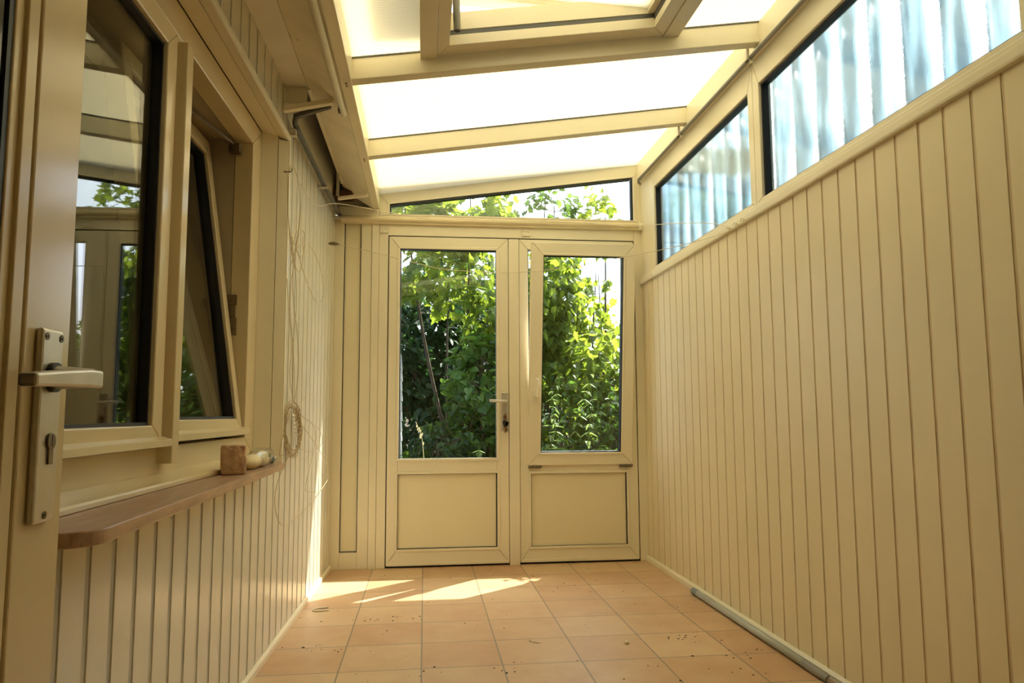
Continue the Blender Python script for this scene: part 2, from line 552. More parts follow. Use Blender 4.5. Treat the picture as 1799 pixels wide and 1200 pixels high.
# ------------------------------------------------------------------ left wall: grooved white cladding
def cladding(mb, P, a0, a1, b0, b1, first, pitch, gw, depth, back=0.03):
    """boards with a sunken flat groove between them; front at d=0, slots mi 0 board, 1 groove"""
    k0 = math.floor((a0 - first) / pitch) - 1
    edges = []
    k = k0
    while first + k * pitch - gw / 2 < a1:
        edges.append(first + k * pitch); k += 1
    cur = a0
    for e in edges:
        g0, g1 = e - gw / 2, e + gw / 2
        if g1 <= a0 or g0 >= a1:
            continue
        if g0 > cur:
            mb.box(P, cur, g0, b0, b1, -back, 0.0, 0)
        mb.box(P, max(g0, a0), min(g1, a1), b0, b1, -back, -depth, 1)
        cur = g1
    if cur < a1:
        mb.box(P, cur, a1, b0, b1, -back, 0.0, 0)

b = MB()
LG = (1.406, 0.11, 0.022, 0.0025)
WY0, WY1, WZ0, WZ1 = 1.08, 3.14, 0.728, 2.127               # window hole in the house wall
cladding(b, LW, Y0, WY0, 0.0, 2.33, *LG)
cladding(b, LW, WY0, WY1, 0.0, WZ0, *LG)
cladding(b, LW, WY0, WY1, WZ1, 2.33, *LG)
cladding(b, LW, WY1, YB, 0.0, 2.21, *LG)
wl = b.build('wall_left', [m_clad_l, m_groove_l], bevel=0.0012)
tag(wl, 'house wall clad in narrow white vertical boards with grey grooves', 'wall', 'structure')
b = MB(); b.box(LW, WY1, YB + 0.05, 2.212, 2.62, -0.03, -0.002)
b.build('grey_upper_board', m_grey, wl)['label'] = 'plain grey board above the cladding'
b = MB()
b.box(LW, Y0, WY0 - 0.02, 0.0, 2.62, -0.36, -0.04); b.box(LW, WY0 - 0.02, WY1 + 0.02, 0.0, WZ0 - 0.0, -0.36, -0.04)
b.box(LW, WY0 - 0.02, WY1 + 0.02, WZ1 + 0.02, 2.62, -0.36, -0.04); b.box(LW, WY1 + 0.02, YB + 0.7, 0.0, 2.62, -0.36, -0.04)
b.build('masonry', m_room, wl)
# the dim room behind the window
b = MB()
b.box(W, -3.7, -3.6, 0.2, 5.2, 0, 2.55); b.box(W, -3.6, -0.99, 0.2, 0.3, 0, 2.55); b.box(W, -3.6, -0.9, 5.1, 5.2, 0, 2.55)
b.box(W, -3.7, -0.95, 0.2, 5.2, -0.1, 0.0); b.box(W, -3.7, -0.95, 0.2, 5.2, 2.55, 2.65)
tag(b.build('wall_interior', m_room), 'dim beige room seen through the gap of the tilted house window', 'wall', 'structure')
b = MB(); b.prism(lambda a, z, d: LW(d, z, a), [(0.0, 0.0), (0.012, 0.0), (0.012, 0.02), (0.004, 0.03), (0.0, 0.03)], Y0, YB - 0.005)
tag(b.build('baseboard_left', m_pvc, bevel=0.001), 'thin cream trim along the foot of the white clad wall', 'baseboard', 'structure')

# ------------------------------------------------------------------ left window (window_1)
win1 = MB()
# outer frame: jambs, head, bottom rail, mullion behind the rib
FN0, FN1 = -0.16, -0.09
win1.frame(LW, [(1.05, 0.765), (3.085, 0.765), (3.085, 2.115), (1.05, 2.115)],
           [(1.13, 0.845), (2.955, 0.845), (2.955, 2.02), (1.13, 2.02)], FN0, FN1)
win1.box(LW, 2.045, 2.145, 0.845, 2.02, FN0, FN1 + 0.001)
o_win1 = win1.build('window_1', m_pvc_gloss, bevel=0.003)
tag(o_win1, 'cream plastic house window with one closed and one tilted sash above the marble sill', 'window', 'structure')
b = MB()                                                    # reveal lining: far side and head, two boards each with a seam
b.prism(lambda a, n, z: LW(a, z, n), [(3.080, -0.09), (3.105, -0.028), (3.16, -0.028), (3.16, -0.09)], 0.735, 2.12)
b.prism(lambda a, n, z: LW(a, z, n), [(3.106, -0.026), (3.128, 0.012), (3.16, 0.012), (3.16, -0.026)], 0.735, 2.10)
b.prism(lambda z, n, y: LW(y, z, n), [(2.118, -0.09), (2.112, -0.028), (2.15, -0.028), (2.15, -0.09)], 1.0, 3.16)
b.prism(lambda z, n, y: LW(y, z, n), [(2.111, -0.026), (2.100, 0.012), (2.135, 0.012), (2.15, -0.026)], 1.0, 3.16)
b.build('reveal_lining', m_pvc, o_win1, bevel=0.0015)
b = MB(); b.box(LW, 3.130, 3.152, 0.73, 2.125, 0.0, 0.016); b.box(LW, 0.99, 3.1295, 2.103, 2.125, 0.0, 0.016)
b.build('corner_trim', m_pvc, o_win1, bevel=0.002)
# left sash, closed
sl = MB()
sl.rframe(LW, 1.145, 2.052, 0.862, 1.995, (0.07, 0.066, 0.042, 0.062), -0.12, -0.07)
o_sl = sl.build('sash', m_pvc_gloss, o_win1, bevel=0.004)
b = MB(); b.rframe(LW, 1.212, 1.990, 0.900, 1.937, 0.012, -0.11, -0.082)
b.build('gasket', m_black, o_sl)
b = MB(); b.box(LW, 1.13, 2.05, 1.996, 2.012, -0.12, -0.084); b.build('dark_gap_strip', m_black, o_win1)  # black strip stands in for the shade in the gap above the sash
b = MB(); b.box(LW, 1.13, 2.044, 0.8455, 0.861, -0.12, -0.086); b.build('dark_gap_strip', m_black, o_win1)  # shadow line under the weather bar, drawn as a black strip
b = MB(); b.box(lambda y, z, n: LW(y, z, n - 0.012 * (y - 1.6)), 1.22, 1.982, 0.908, 1.929, -0.101, -0.095)
b.build('glass_pane', m_glass, o_sl)
b = MB(); b.prism(lambda n, z, y: LW(y, z, n), [(-0.075, 0.875), (-0.048, 0.866), (-0.046, 0.848), (-0.075, 0.848)], 1.14, 2.068)
b.build('weather_bar', m_pvc_gloss, o_sl, bevel=0.0015)
b = MB(); b.box(LW, 2.074, 2.122, 0.80, 1.985, -0.095, -0.05)
b.build('mullion', m_pvc_gloss, o_win1, bevel=0.003)
# right sash, tilted inwards about its lower edge
tilt = math.radians(8.0)
HY = (2.128, 2.938)
def TS(y, h, d):                                            # h up the sash, d out of the sash face
    n = -0.095 - h * math.sin(tilt) + d * math.cos(tilt)
    z = 0.872 + h * math.cos(tilt) + d * math.sin(tilt)
    return LW(y, z, n)
b = MB(); b.rframe(TS, HY[0], HY[1], 0.0, 1.15, (0.06, 0.052, 0.045, 0.062), -0.06, 0.0)
o_sr = b.build('tilted_sash', m_pvc_gloss, o_win1, bevel=0.004)
b = MB(); b.rframe(TS, HY[0] + 0.056, HY[1] - 0.048, 0.041, 1.092, 0.014, -0.05, -0.012)
b.build('gasket', m_black, o_sr)
b = MB(); b.box(TS, HY[0] + 0.064, HY[1] - 0.056, 0.049, 1.084, -0.038, -0.032)
b.build('glass_pane', m_glass, o_sr)
b = MB(); b.prism(lambda n, z, y: LW(y, z, n), [(-0.10, 0.885), (-0.072, 0.876), (-0.070, 0.856), (-0.10, 0.856)], 2.128, 2.962)
b.build('weather_bar', m_pvc_gloss, o_sr, bevel=0.0015)
b = MB(); b.tube([LW(2.45, 2.005, -0.245), LW(2.93, 1.995, -0.15)], 0.007, 6); b.box(LW, 2.90, 2.94, 1.965, 2.0, -0.17, -0.13)
b.build('stay_arm', m_steel, o_win1)
b = MB(); b.box(LW, 2.945, 2.958, 1.36, 1.40, -0.175, -0.135); b.box(LW, 2.95, 2.958, 1.31, 1.36, -0.17, -0.14); b.box(LW, 2.945, 2.958, 1.24, 1.31, -0.175, -0.135)
b.build('strike_plate', m_steel, o_win1, bevel=0.001)
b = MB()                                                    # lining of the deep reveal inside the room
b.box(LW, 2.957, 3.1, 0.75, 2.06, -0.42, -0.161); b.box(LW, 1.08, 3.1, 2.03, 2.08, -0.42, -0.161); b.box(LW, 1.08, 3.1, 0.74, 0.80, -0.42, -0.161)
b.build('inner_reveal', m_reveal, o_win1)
b = MB()                                                    # sloping plastic sub sill under the frame
b.prism(lambda n, z, y: LW(y, z, n), [(-0.12, 0.776), (-0.088, 0.776), (0.000, 0.767), (0.004, 0.763), (0.004, 0.7525), (-0.12, 0.7525)], 1.0, 3.082)
b.build('sub_sill', m_pvc_gloss, o_win1, bevel=0.002)

# marble sill, wider at the near end, near corner rounded
pts = [(2.86, -0.02), (2.86, 0.060)]
for k in range(1, 6):
    a = math.pi / 2 * k / 5
    pts.append((2.835 + 0.025 * math.cos(a), 0.062 + 0.025 * math.sin(a)))
for t in range(1, 7):
    pts.append((2.835 - (2.835 - 1.265) * t / 6, 0.087 + (0.138 - 0.087) * t / 6))
for k in range(1, 9):
    a = math.pi / 2 * k / 8
    pts.append((1.265 - 0.06 * math.sin(a), 0.138 - 0.05 + 0.05 * math.cos(a)))
pts.append((1.205, -0.02))
b = MB(); b.prism(lambda y, n, z: LW(y, z, n), pts, 0.727, 0.752)
o = b.build('marble_sill', m_marble, bevel=0.003)
tag(o, 'brown marble window sill with a rounded near corner under the house window', 'window sill', 'structure')

# ------------------------------------------------------------------ right wall
b = MB()
cladding(b, RW, Y0, YB - 0.002, 0.0, 1.775, 1.578, 0.1036, 0.011, 0.0025)
wr = b.build('wall_right', [m_clad_r, m_groove_r], bevel=0.0012)
tag(wr, 'long wall of cream vertical boards below the obscured windows', 'wall', 'structure')
b = MB(); b.box(RW, Y0, YB + 0.05, -0.1, 1.80, -0.10, -0.031); b.build('backing', m_house, wr)
b = MB(); b.prism(lambda d, z, y: RW(y, z, d), [(0.0, 0.0), (0.014, 0.0), (0.014, 0.026), (0.006, 0.036), (0.0, 0.036)], Y0, YB - 0.005)
tag(b.build('baseboard_right', m_pvc, bevel=0.001), 'thin cream trim along the foot of the cream board wall', 'baseboard', 'structure')
b = MB()
b.prism(lambda d, z, y: RW(y, z, d), [(-0.03, 1.765), (0.016, 1.765), (0.018, 1.772), (0.018, 1.795), (0.010, 1.800), (0.010, 1.812), (-0.005, 1.824), (-0.03, 1.824)], Y0, YB - 0.005)
tag(b.build('trim_1', m_pvc, bevel=0.001), 'cream ledge rail between board wall and obscured windows', 'trim', 'structure')
# windows of the right wall: one row of units
ys = [(1.462, 2.920), (2.922, 4.40)]
labels = ['large obscured glass pane with ripples nearest the camera', 'smaller obscured glass pane next to the garden doors']
for i, (a0, a1) in enumerate(ys):
    b = MB()
    wl_, wr_ = 0.050, 0.055
    if i == 1: wr_ = 0.09
    b.rframe(RW, a0, a1, 1.815, 2.46, (wl_, wr_, 0.02, 0.124), -0.06, 0.0)
    o = b.build('window_%d' % (i + 2), m_pvc, bevel=0.003)
    tag(o, labels[i], 'window', 'structure')
    b = MB(); b.rframe(RW, a0 + wl_ - 0.004, a1 - wr_ + 0.004, 1.831, 2.340, 0.012, -0.045, -0.012)
    b.build('gasket', m_black, o)
    b = MB(); b.box(RW, a0 + wl_, a1 - wr_, 1.835, 2.336, -0.034, -0.028)
    b.build('glass_pane', m_obscure, o)
b = MB(); b.box(RW, Y0, 1.461, 1.80, 2.60, -0.06, 0.0); b.build('unseen_window_light_block', m_clad_r, wr, bevel=0.003)  # unseen solid board put in place of nearer windows to cut their light
b = MB(); b.box(RW, 4.40, YB + 0.05, 1.80, 2.60, -0.06, 0.0)
tag(b.build('trim_2', m_pvc, bevel=0.003), 'cream corner post between garden doors and side windows', 'trim', 'structure')

# ------------------------------------------------------------------ roof: panels, rafters, eaves
rafters = [4.605, 3.652, 2.792, 1.93, 1.07, 0.21, -0.65, -1.5]
roofP = lambda x, y, d: (x, y, roofz(x) + d)
for i, y in enumerate(rafters):
    b = MB()
    y1 = y + (0.055 if i else 0.07)
    lo = -0.092 if i else -0.06
    b.hexa([(-0.30, y, roofz(-0.30) + lo), (1.395, y, roofz(1.395) + lo), (1.395, y1, roofz(1.395) + lo), (-0.30, y1, roofz(-0.30) + lo),
            (-0.30, y, roofz(-0.30) - 0.001), (1.395, y, roofz(1.395) - 0.001), (1.395, y1, roofz(1.395) - 0.001), (-0.30, y1, roofz(-0.30) - 0.001)])
    if i == 0:
        continue
    o = b.build('roof_rafter', m_pvc, bevel=0.003)
    where = {1: 'cream roof rafter between the two glowing roof panels nearest the garden doors', 2: 'cream roof rafter carrying the far edge of the roof window'}.get(i, 'roof rafter nearer the camera, number %d from the doors' % (i + 1))
    if i > 2:
        where = 'cream roof rafter overhead behind the picture edge'
        tag(o, where, 'rafter', 'structure', 'rafters overhead')
    else:
        tag(o, where, 'rafter', 'structure')
    b = MB(); b.box(roofP, -0.30, 1.395, y - 0.004, y + 0.0, -0.006, 0.0); b.box(roofP, -0.30, 1.395, y1, y1 + 0.004, -0.006, 0.0)
    b.build('gasket', m_darkgrey, o)
SK = (0.040, 0.970, 2.03, 2.785)                             # skylight opening outer x0,x1,y0,y1
pan = MB()
bays = [(3.652, 4.62), (2.792, 3.652), (1.07, 1.93)]
for y0, y1 in bays:
    pan.box(roofP, -0.32, 1.42, y0 + 0.03, y1 + 0.025, 0.0, 0.016)
pan.box(roofP, -0.32, SK[0] - 0.03, 1.96, 2.817, 0.0, 0.016)
pan.box(roofP, SK[1] + 0.03, 1.42, 1.96, 2.817, 0.0, 0.016)
o_ceil = pan.build('ceiling', m_roof)
bb = MB(); bb.box(roofP, -0.32, 1.42, Y0, 1.10, 0.0, 0.016); bb.build('unseen_roof_light_block', m_soffit, o_ceil)['label'] = 'unseen part of the roof behind the picture edge, made solid to darken the near end'  # unseen near roof kept opaque so less light reaches the near end
tag(o_ceil, 'glowing cream translucent roof panels between the rafters', 'roof', 'structure')
# right ledger and its rail
b = MB(); b.prism(lambda d, z, y: RW(y, z, d), [(-0.06, 2.452), (0.022, 2.452), (0.022, 2.575), (-0.06, 2.60)], Y0, YB)
tag(b.build('trim_3', m_pvc, bevel=0.002), 'cream wall plate carrying the high ends of the rafters', 'trim', 'structure')
b = MB(); b.tube([(1.377, Y0, 2.443), (1.377, 4.50, 2.443)], 0.010, 10)
b.tube(smooth_path([(1.377, 4.495, 2.443), (1.378, 4.515, 2.440), (1.385, 4.52, 2.425), (1.392, 4.51, 2.417)], 5), 0.007, 8)
o = b.build('curtain_rail', m_greyrail, smooth=True)
tag(o, 'thin grey rail with hooked end running under the high wall plate', 'rail')
for y, zz in ((3.70, 2.468), (2.845, 2.468)):
    b = MB(); b.box(W, 1.358, 1.370, y, y + 0.02, 2.425, 2.480); b.box(W, 1.358, 1.390, y, y + 0.02, 2.425, 2.433)
    b.build('rail_clip', m_white, o, bevel=0.001)
# low side: gutter beam and boarded soffit
b = MB(); b.box(W, -0.335, -0.292, Y0, YB - 0.0, 2.222, 2.345)
o = b.build('trim_4', m_pvc, bevel=0.002)
tag(o, 'cream eaves beam carrying the low ends of the rafters', 'trim', 'structure')
for y in (3.652, 2.792):
    for dy in (0.012, 0.036):
        b = MB(); b.tube([(-0.3135, y + dy, 2.2225), (-0.3135, y + dy, 2.2185)], 0.004, 8); b.build('screw', m_steel, o)
b = MB()
sb = lambda t, y, d: (-0.335 - 0.170 * t - 0.55 * d, y, 2.224 + 0.103 * t + 0.85 * d)
b.box(sb, 0.0, 1.0, Y0, 4.575, 0.0, 0.014)
o = b.build('trim_5', m_soffit, bevel=0.002)
tag(o, 'sloping weathered cream soffit board beside the eaves beam', 'soffit', 'structure')
b = MB()
b.box(W, -0.64, -0.508, Y0, 3.10, 2.327, 2.345)
b.box(W, -0.60, -0.508, 3.086, 3.10, 2.25, 2.327)
b.build('flat_board', m_soffit_g, o)
b = MB(); b.box(W, -0.512, -0.494, 3.10, 4.40, 2.320, 2.350); b.build('edge_strip', m_pvc, o, bevel=0.003)
b = MB(); b.box(W, -0.57, -0.45, 4.46, 4.60, 2.27, 2.30); b.build('exposed_timber', m_brown, o)
# closed space above the soffit and the house roof
b = MB(); b.box(W, -1.10, -0.31, Y0 - 0.1, 4.70, 2.62, 2.70); b.box(W, -0.335, -0.31, Y0, 4.62, 2.345, 2.62)
b.box(W, -0.70, -0.31, 4.61, 4.66, 2.20, 2.70)
tag(b.build('trim_6', m_house), 'house eaves closing the space above the soffit', 'eaves', 'structure')
# ------------------------------------------------------------------ roof window (skylight)
def SKP(x, y, d): return (x, y, roofz(x) + d)
x0, x1, y0, y1 = SK
b = MB()
b.box(SKP, x0 - 0.066, x0 - 0.001, 1.985, 2.795, -0.035, 0.01); b.box(SKP, x1 + 0.001, x1 + 0.070, 1.985, 2.800, -0.035, 0.01)
b.rframe(SKP, x0, x1, y0, y1, (0.046, 0.060, 0.07, 0.075), -0.030, 0.012)
o_sk = b.build('window_4', m_pvc, bevel=0.002)
tag(o_sk, 'roof window standing open between two cream trimmers', 'roof window', 'structure')
b = MB(); b.rframe(SKP, x0 + 0.034, x1 - 0.048, y0 + 0.05, y1 - 0.058, 0.014, 0.004, 0.030); b.build('gasket', m_darkgrey, o_sk)
b = MB(); b.rframe(SKP, x0 + 0.02, x1 - 0.03, y0 + 0.04, y1 - 0.045, 0.03, 0.031, 0.105); b.build('upstand', m_pvc, o_sk, bevel=0.002)
ang = math.radians(2.5)
def SA(s, y, d):                                            # sash hinged on its high side, s measured from the hinge
    return (0.955 - s * math.cos(ang) - d * math.sin(ang), y, 2.505 + 0.075 + s * math.sin(ang) + d * math.cos(ang))
b = MB(); b.rframe(SA, 0.0, 0.96, 2.02, 2.80, 0.075, -0.05, 0.0); b.rframe(SA, -0.02, 0.98, 2.0, 2.82, 0.045, 0.0, 0.02)
o = b.build('open_sash', m_pvc, o_sk, bevel=0.003)
b = MB(); b.box(SA, 0.07, 0.89, 2.09, 2.73, -0.03, -0.014); b.build('sash_panel', m_roof, o)
b = MB(); b.tube([(0.112, 2.60, 2.352), (0.098, 2.56, 2.64)], 0.0135, 14)
b.build('opener_rod', m_greyrail, o_sk, smooth=False)['label'] = 'grey tube end of the roof window opener'
b = MB(); b.tube([(0.112, 2.60, 2.3515), (0.112, 2.60, 2.3500)], 0.0105, 14); b.build('rod_hole', m_black, o_sk)

# ------------------------------------------------------------------ back wall: garden door pair, side panel, transom
b = MB()                                                    # outer frame members
b.box(BW, -0.575, -0.507, 0.0, 2.17, -0.06, 0.012); b.box(BW, -0.402, -0.337, 0.0, 2.17, -0.06, 0.012)
b.box(BW, -0.507, -0.402, 0.0, 0.100, -0.06, 0.012); b.box(BW, -0.507, -0.402, 2.14, 2.17, -0.06, 0.012)
b.box(BW, -0.3355, -0.291, 0.0, 2.17, -0.06, 0.020); b.box(BW, -0.290, -0.234, 0.0, 2.15, -0.06, 0.014)
b.box(BW, -0.234, 1.36, 2.057, 2.15, -0.06, 0.014); b.box(BW, 1.361, XR + 0.03, 0.0, 2.15, -0.06, 0.012)
b.box(BW, -0.54, -0.293, 2.165, 2.232, -0.05, 0.026); b.box(BW, -0.293, XR + 0.03, 2.15, 2.180, -0.06, 0.010)
wb = b.build('wall_back', m_pvc, bevel=0.0025)
tag(wb, 'cream plastic frame and posts around the pair of garden doors', 'wall', 'structure')
b = MB(); b.box(BW, -0.503, -0.406, 0.104, 2.137, -0.04, -0.004); b.build('narrow_panel', m_panel, wb)
b = MB(); b.rframe(BW, -0.508, -0.401, 0.099, 2.142, 0.0055, -0.02, 0.004); b.build('gasket', m_black, wb)
for x0_, x1_ in ((-0.284, -0.236), (0.618, 0.670)):
    b = MB(); b.box(BW, x0_, x1_, 2.071, 2.106, 0.013, 0.026); b.box(BW, x0_ + 0.002, x1_ - 0.004, 2.099, 2.106, 0.026, 0.030)
    o = b.build('catch_plate', m_pvc, wb, bevel=0.001)
    for sx, sz in ((x0_ + 0.012, 2.083), (x1_ - 0.012, 2.094)):
        b = MB(); b.tube([BW(sx, sz, 0.0255), BW(sx, sz, 0.0272)], 0.0025, 8); b.build('screw', m_steel, o)

# left garden door (door_1)
D0, D1 = -0.228, 0.527
b = MB()
b.rframe(BW, D0, D1, 0.012, 2.050, (0.066, 0.074, 0.097, 0.074), -0.05, 0.018)
b.box(BW, D0 + 0.066, D1 - 0.074, 0.564, 0.648, -0.05, 0.0165)
o_d1 = b.build('door_1', m_pvc, bevel=0.003)
tag(o_d1, 'left garden door, glazed above and panelled below, keys in its lock', 'door', 'structure')
b = MB()
b.rframe(BW, D0 + 0.052, D1 - 0.058, 0.640, 1.990, (0.018, 0.020, 0.016, 0.018), 0.018, 0.023)
b.rframe(BW, D0 + 0.050, D1 - 0.058, 0.096, 0.578, 0.016, 0.018, 0.023)
b.build('glazing_bead', m_pvc, o_d1, bevel=0.002)
GX0, GX1, GZ0, GZ1 = D0 + 0.070, D1 - 0.072, 0.650, 1.976
b = MB(); b.rframe(BW, GX0 - 0.004, GX1 + 0.004, GZ0 - 0.004, GZ1 + 0.004, 0.010, -0.035, 0.012); b.rframe(BW, D0 + 0.062, D1 - 0.074, 0.108, 0.566, 0.0065, -0.02, 0.012)
b.build('gasket', m_black, o_d1)
b = MB(); b.box(BW, GX0, GX1, GZ0, GZ1, -0.022, -0.016); b.build('glass_pane', m_glass_d, o_d1)
b = MB(); b.box(BW, D0 + 0.066, D1 - 0.078, 0.112, 0.562, -0.03, 0.004); b.build('door_panel', m_panel, o_d1)
b = MB(); b.box(BW, D0 + 0.004, D1 - 0.004, 0.013, 0.030, 0.018, 0.024); b.build('drip_bar', m_pvc, o_d1, bevel=0.002)
b = MB(); b.box(BW, D0 - 0.006, D0, 0.005, 2.056, -0.05, 0.008); b.box(BW, D0, 1.36, 2.050, 2.0575, -0.05, 0.008); b.box(BW, D0, 1.36, 0.002, 0.012, -0.05, 0.006)
b.build('dark_gap_strip', m_black, o_d1)
# plate + lever
b = MB(); b.box(BW, 0.481, 0.521, 0.82, 1.062, 0.018, 0.027); o = b.build('handle_plate', m_alu, o_d1, bevel=0.004)
o['label'] = 'worn aluminium handle plate'; o_hp = o
b = MB()
b.tube([BW(0.503, 1.006, 0.027), BW(0.503, 1.006, 0.068)], 0.010, 12)
b.tube([BW(0.509, 1.006, 0.070), BW(0.48, 1.006, 0.072), BW(0.40, 1.012, 0.072)], [0.0105, 0.0105, 0.0085], 10)
b.build('lever', m_alu, o_d1, smooth=True)
b = MB(); b.tube([BW(0.503, 0.915, 0.027), BW(0.503, 0.915, 0.036)], 0.010, 14); b.box(BW, 0.497, 0.509, 0.893, 0.915, 0.027, 0.034)
b.build('lock_cylinder', m_brass, o_d1)
for x, z in ((0.489, 1.054), (0.513, 1.054), (0.501, 0.828)):
    b = MB(); b.tube([BW(x, z, 0.0265), BW(x, z, 0.0285)], 0.003, 8); b.build('screw', m_steel, o_hp)
# keys hanging from the lock
kb = MB()
kb.tube([BW(0.503, 0.917, 0.036), BW(0.503, 0.917, 0.055)], 0.003, 6)
kb.box(BW, 0.4985, 0.5075, 0.900, 0.932, 0.052, 0.0545)
o_k = kb.build('key_bunch', m_brass, bevel=0.0006)
tag(o_k, 'small bunch of keys hanging from the lock of the left garden door', 'keys')
b = MB(); ring = [BW(0.503 + 0.012 * math.sin(a), 0.893 + 0.013 * math.cos(a), 0.056) for a in [2 * math.pi * i / 16 for i in range(17)]]
b.tube(ring, 0.0011, 6); b.build('key_ring', m_steel, o_k)
def key(x, z, rot, m, ln=0.055, k=1.0):
    mb = MB()
    c, s = math.cos(rot), math.sin(rot)
    P = lambda a, bb, d: BW(x + k * (a * c + bb * s), z + k * (-bb * c + a * s), d)
    mb.prism(P, [(-0.009, 0.0), (0.009, 0.0), (0.012, 0.012), (0.008, 0.026), (0.0035, 0.028), (0.0035, ln), (0.0, ln + 0.004), (-0.002, ln), (-0.0035, ln - 0.006), (-0.002, ln - 0.010), (-0.0035, ln - 0.015), (-0.0035, 0.028), (-0.008, 0.026), (-0.012, 0.012)], 0.0555, 0.0585)
    return mb.build('key', m, o_k, bevel=0.0005)
key(0.494, 0.886, 0.28, m_keyblack, 0.052, 1.25)
key(0.502, 0.882, 0.02, m_brass, 0.058, 1.1)
key(0.509, 0.882, -0.15, m_keyblack, 0.056, 1.2)
b = MB(); b.box(BW, 0.488, 0.504, 0.848, 0.890, 0.060, 0.068); b.build('key_fob', m_keyblack, o_k, bevel=0.003)
b = MB(); b.ball(BW(0.499, 0.842, 0.060), 0.011, 10, 8, 1, 0.5, 1.4); b.build('key_tag', m_brass, o_k, smooth=True)

# centre post
b = MB(); b.box(BW, 0.5295, 0.5945, 0.0, 2.048, -0.05, 0.026)
b.build('centre_post', m_pvc, wb, bevel=0.002)

# right garden door (door_2) with a tilted upper window
E0, E1 = 0.597, 1.355
b = MB()
b.frame(BW, [(E0, 0.012), (E1, 0.012), (E1, 2.050), (E0, 2.050)], [(E0 + 0.058, 0.102), (E1 - 0.074, 0.102), (E1 - 0.074, 1.985), (E0 + 0.058, 1.985)], -0.05, 0.016)
b.box(BW, E0 + 0.058, E1 - 0.074, 0.556, 0.640, -0.05, 0.0145)
o_d2 = b.build('door_2', m_pvc, bevel=0.003)
tag(o_d2, 'right garden door with its upper window tilted into the room', 'door', 'structure')
b = MB(); b.rframe(BW, E0 + 0.052, E1 - 0.060, 0.092, 0.570, 0.016, 0.016, 0.021); b.build('glazing_bead', m_pvc, o_d2, bevel=0.002)
b = MB(); b.rframe(BW, E0 + 0.064, E1 - 0.074, 0.102, 0.559, 0.0065, -0.02, 0.010); b.box(BW, E1, 1.361, 0.005, 2.057, -0.05, 0.008); b.box(BW, E0 + 0.058, E0 + 0.0635, 0.642, 1.984, -0.05, 0.006)  # last strip is added black to darken the gap beside the tilted window
b.build('gasket', m_black, o_d2)  # gasket together with the black strip added to darken the gap
b = MB(); b.box(BW, E0 + 0.066, E1 - 0.076, 0.106, 0.555, -0.03, 0.003); b.build('door_panel', m_panel, o_d2)
b = MB(); b.box(BW, E0 + 0.004, E1 - 0.004, 0.013, 0.032, 0.016, 0.022); b.build('drip_bar', m_pvc, o_d2, bevel=0.002)
t2 = math.radians(4.9)
def T2(x, h, d):
    return (x - 0.002 + 0.0115 * h, YB - 0.020 - h * math.sin(t2) - d * math.cos(t2), 0.606 + h * math.cos(t2) - d * math.sin(t2))
S0, S1, SH = 0.648, 1.318, 1.402
b = MB(); b.rframe(T2, S0, S1, 0.0, SH, (0.074, 0.076, 0.078, 0.080), -0.045, 0.012)
o_t = b.build('tilted_sash', m_pvc, o_d2, bevel=0.004)
b = MB(); b.rframe(T2, S0 + 0.062, S1 - 0.064, 0.066, SH - 0.068, 0.014, 0.012, 0.017); b.build('glazing_bead', m_pvc, o_t, bevel=0.002)
b = MB(); b.rframe(T2, S0 + 0.072, S1 - 0.074, 0.076, SH - 0.078, 0.009, -0.035, 0.011); b.build('gasket', m_black, o_t)
b = MB(); b.box(T2, S0 + 0.076, S1 - 0.078, 0.080, SH - 0.082, -0.022, -0.016); b.build('glass_pane', m_glass_d, o_t)
b = MB()
b.box(T2, S0 + 0.022, S0 + 0.048, 0.392, 0.465, 0.012, 0.024)
b.box(T2, S0 + 0.028, S0 + 0.044, 0.428, 0.448, 0.022, 0.050)
b.hexa([T2(S0 + 0.028, 0.43, 0.040), T2(S0 + 0.047, 0.43, 0.040), T2(S0 + 0.047, 0.43, 0.054), T2(S0 + 0.028, 0.43, 0.054),
        T2(S0 + 0.036, 0.545, 0.042), T2(S0 + 0.051, 0.545, 0.042), T2(S0 + 0.051, 0.545, 0.053), T2(S0 + 0.036, 0.545, 0.053)])
b.build('window_handle', m_white, o_t, bevel=0.003)
for xx in (S0 - 0.002, S1 - 0.086):
    b = MB(); b.tube([BW(xx, 0.598, 0.030), BW(xx + 0.085, 0.598, 0.030)], 0.0065, 8); b.box(BW, xx + 0.002, xx + 0.083, 0.588, 0.600, 0.014, 0.026)
    b.build('hinge', m_steel, o_d2, bevel=0.001)

# transom (window_7): wedge of clear glass following the roof
tz = lambda x: 2.260 + (2.488 - 2.260) / 1.589 * (x + 0.226)
b = MB()
L0, L1 = -0.290, XR + 0.0
b.frame(BW, [(L0, 2.178), (L1, 2.178), (L1, roofz(L1)), (L0, roofz(L0))],
        [(-0.244, 2.190), (1.378, 2.190), (1.378, tz(1.378) + 0.012), (-0.244, tz(-0.244) + 0.012)], -0.06, 0.008)
b.frame(BW, [(-0.245, 2.188), (1.380, 2.188), (1.380, tz(1.380) + 0.013), (-0.245, tz(-0.245) + 0.013)],
        [(-0.228, 2.197), (1.362, 2.197), (1.362, tz(1.362) + 0.001), (-0.228, tz(-0.228) + 0.001)], 0.008, 0.012)
o_tr = b.build('window_5', m_pvc, bevel=0.002)
tag(o_tr, 'wedge-shaped clear window above the garden doors', 'window', 'structure')
b = MB()
b.frame(BW, [(-0.229, 2.194), (1.363, 2.194), (1.363, tz(1.363) + 0.002), (-0.229, tz(-0.229) + 0.002)],
        [(-0.219, 2.200), (1.350, 2.200), (1.350, tz(1.350) - 0.012), (-0.219, tz(-0.219) - 0.012)], -0.03, 0.004)
b.build('gasket', m_black, o_tr)
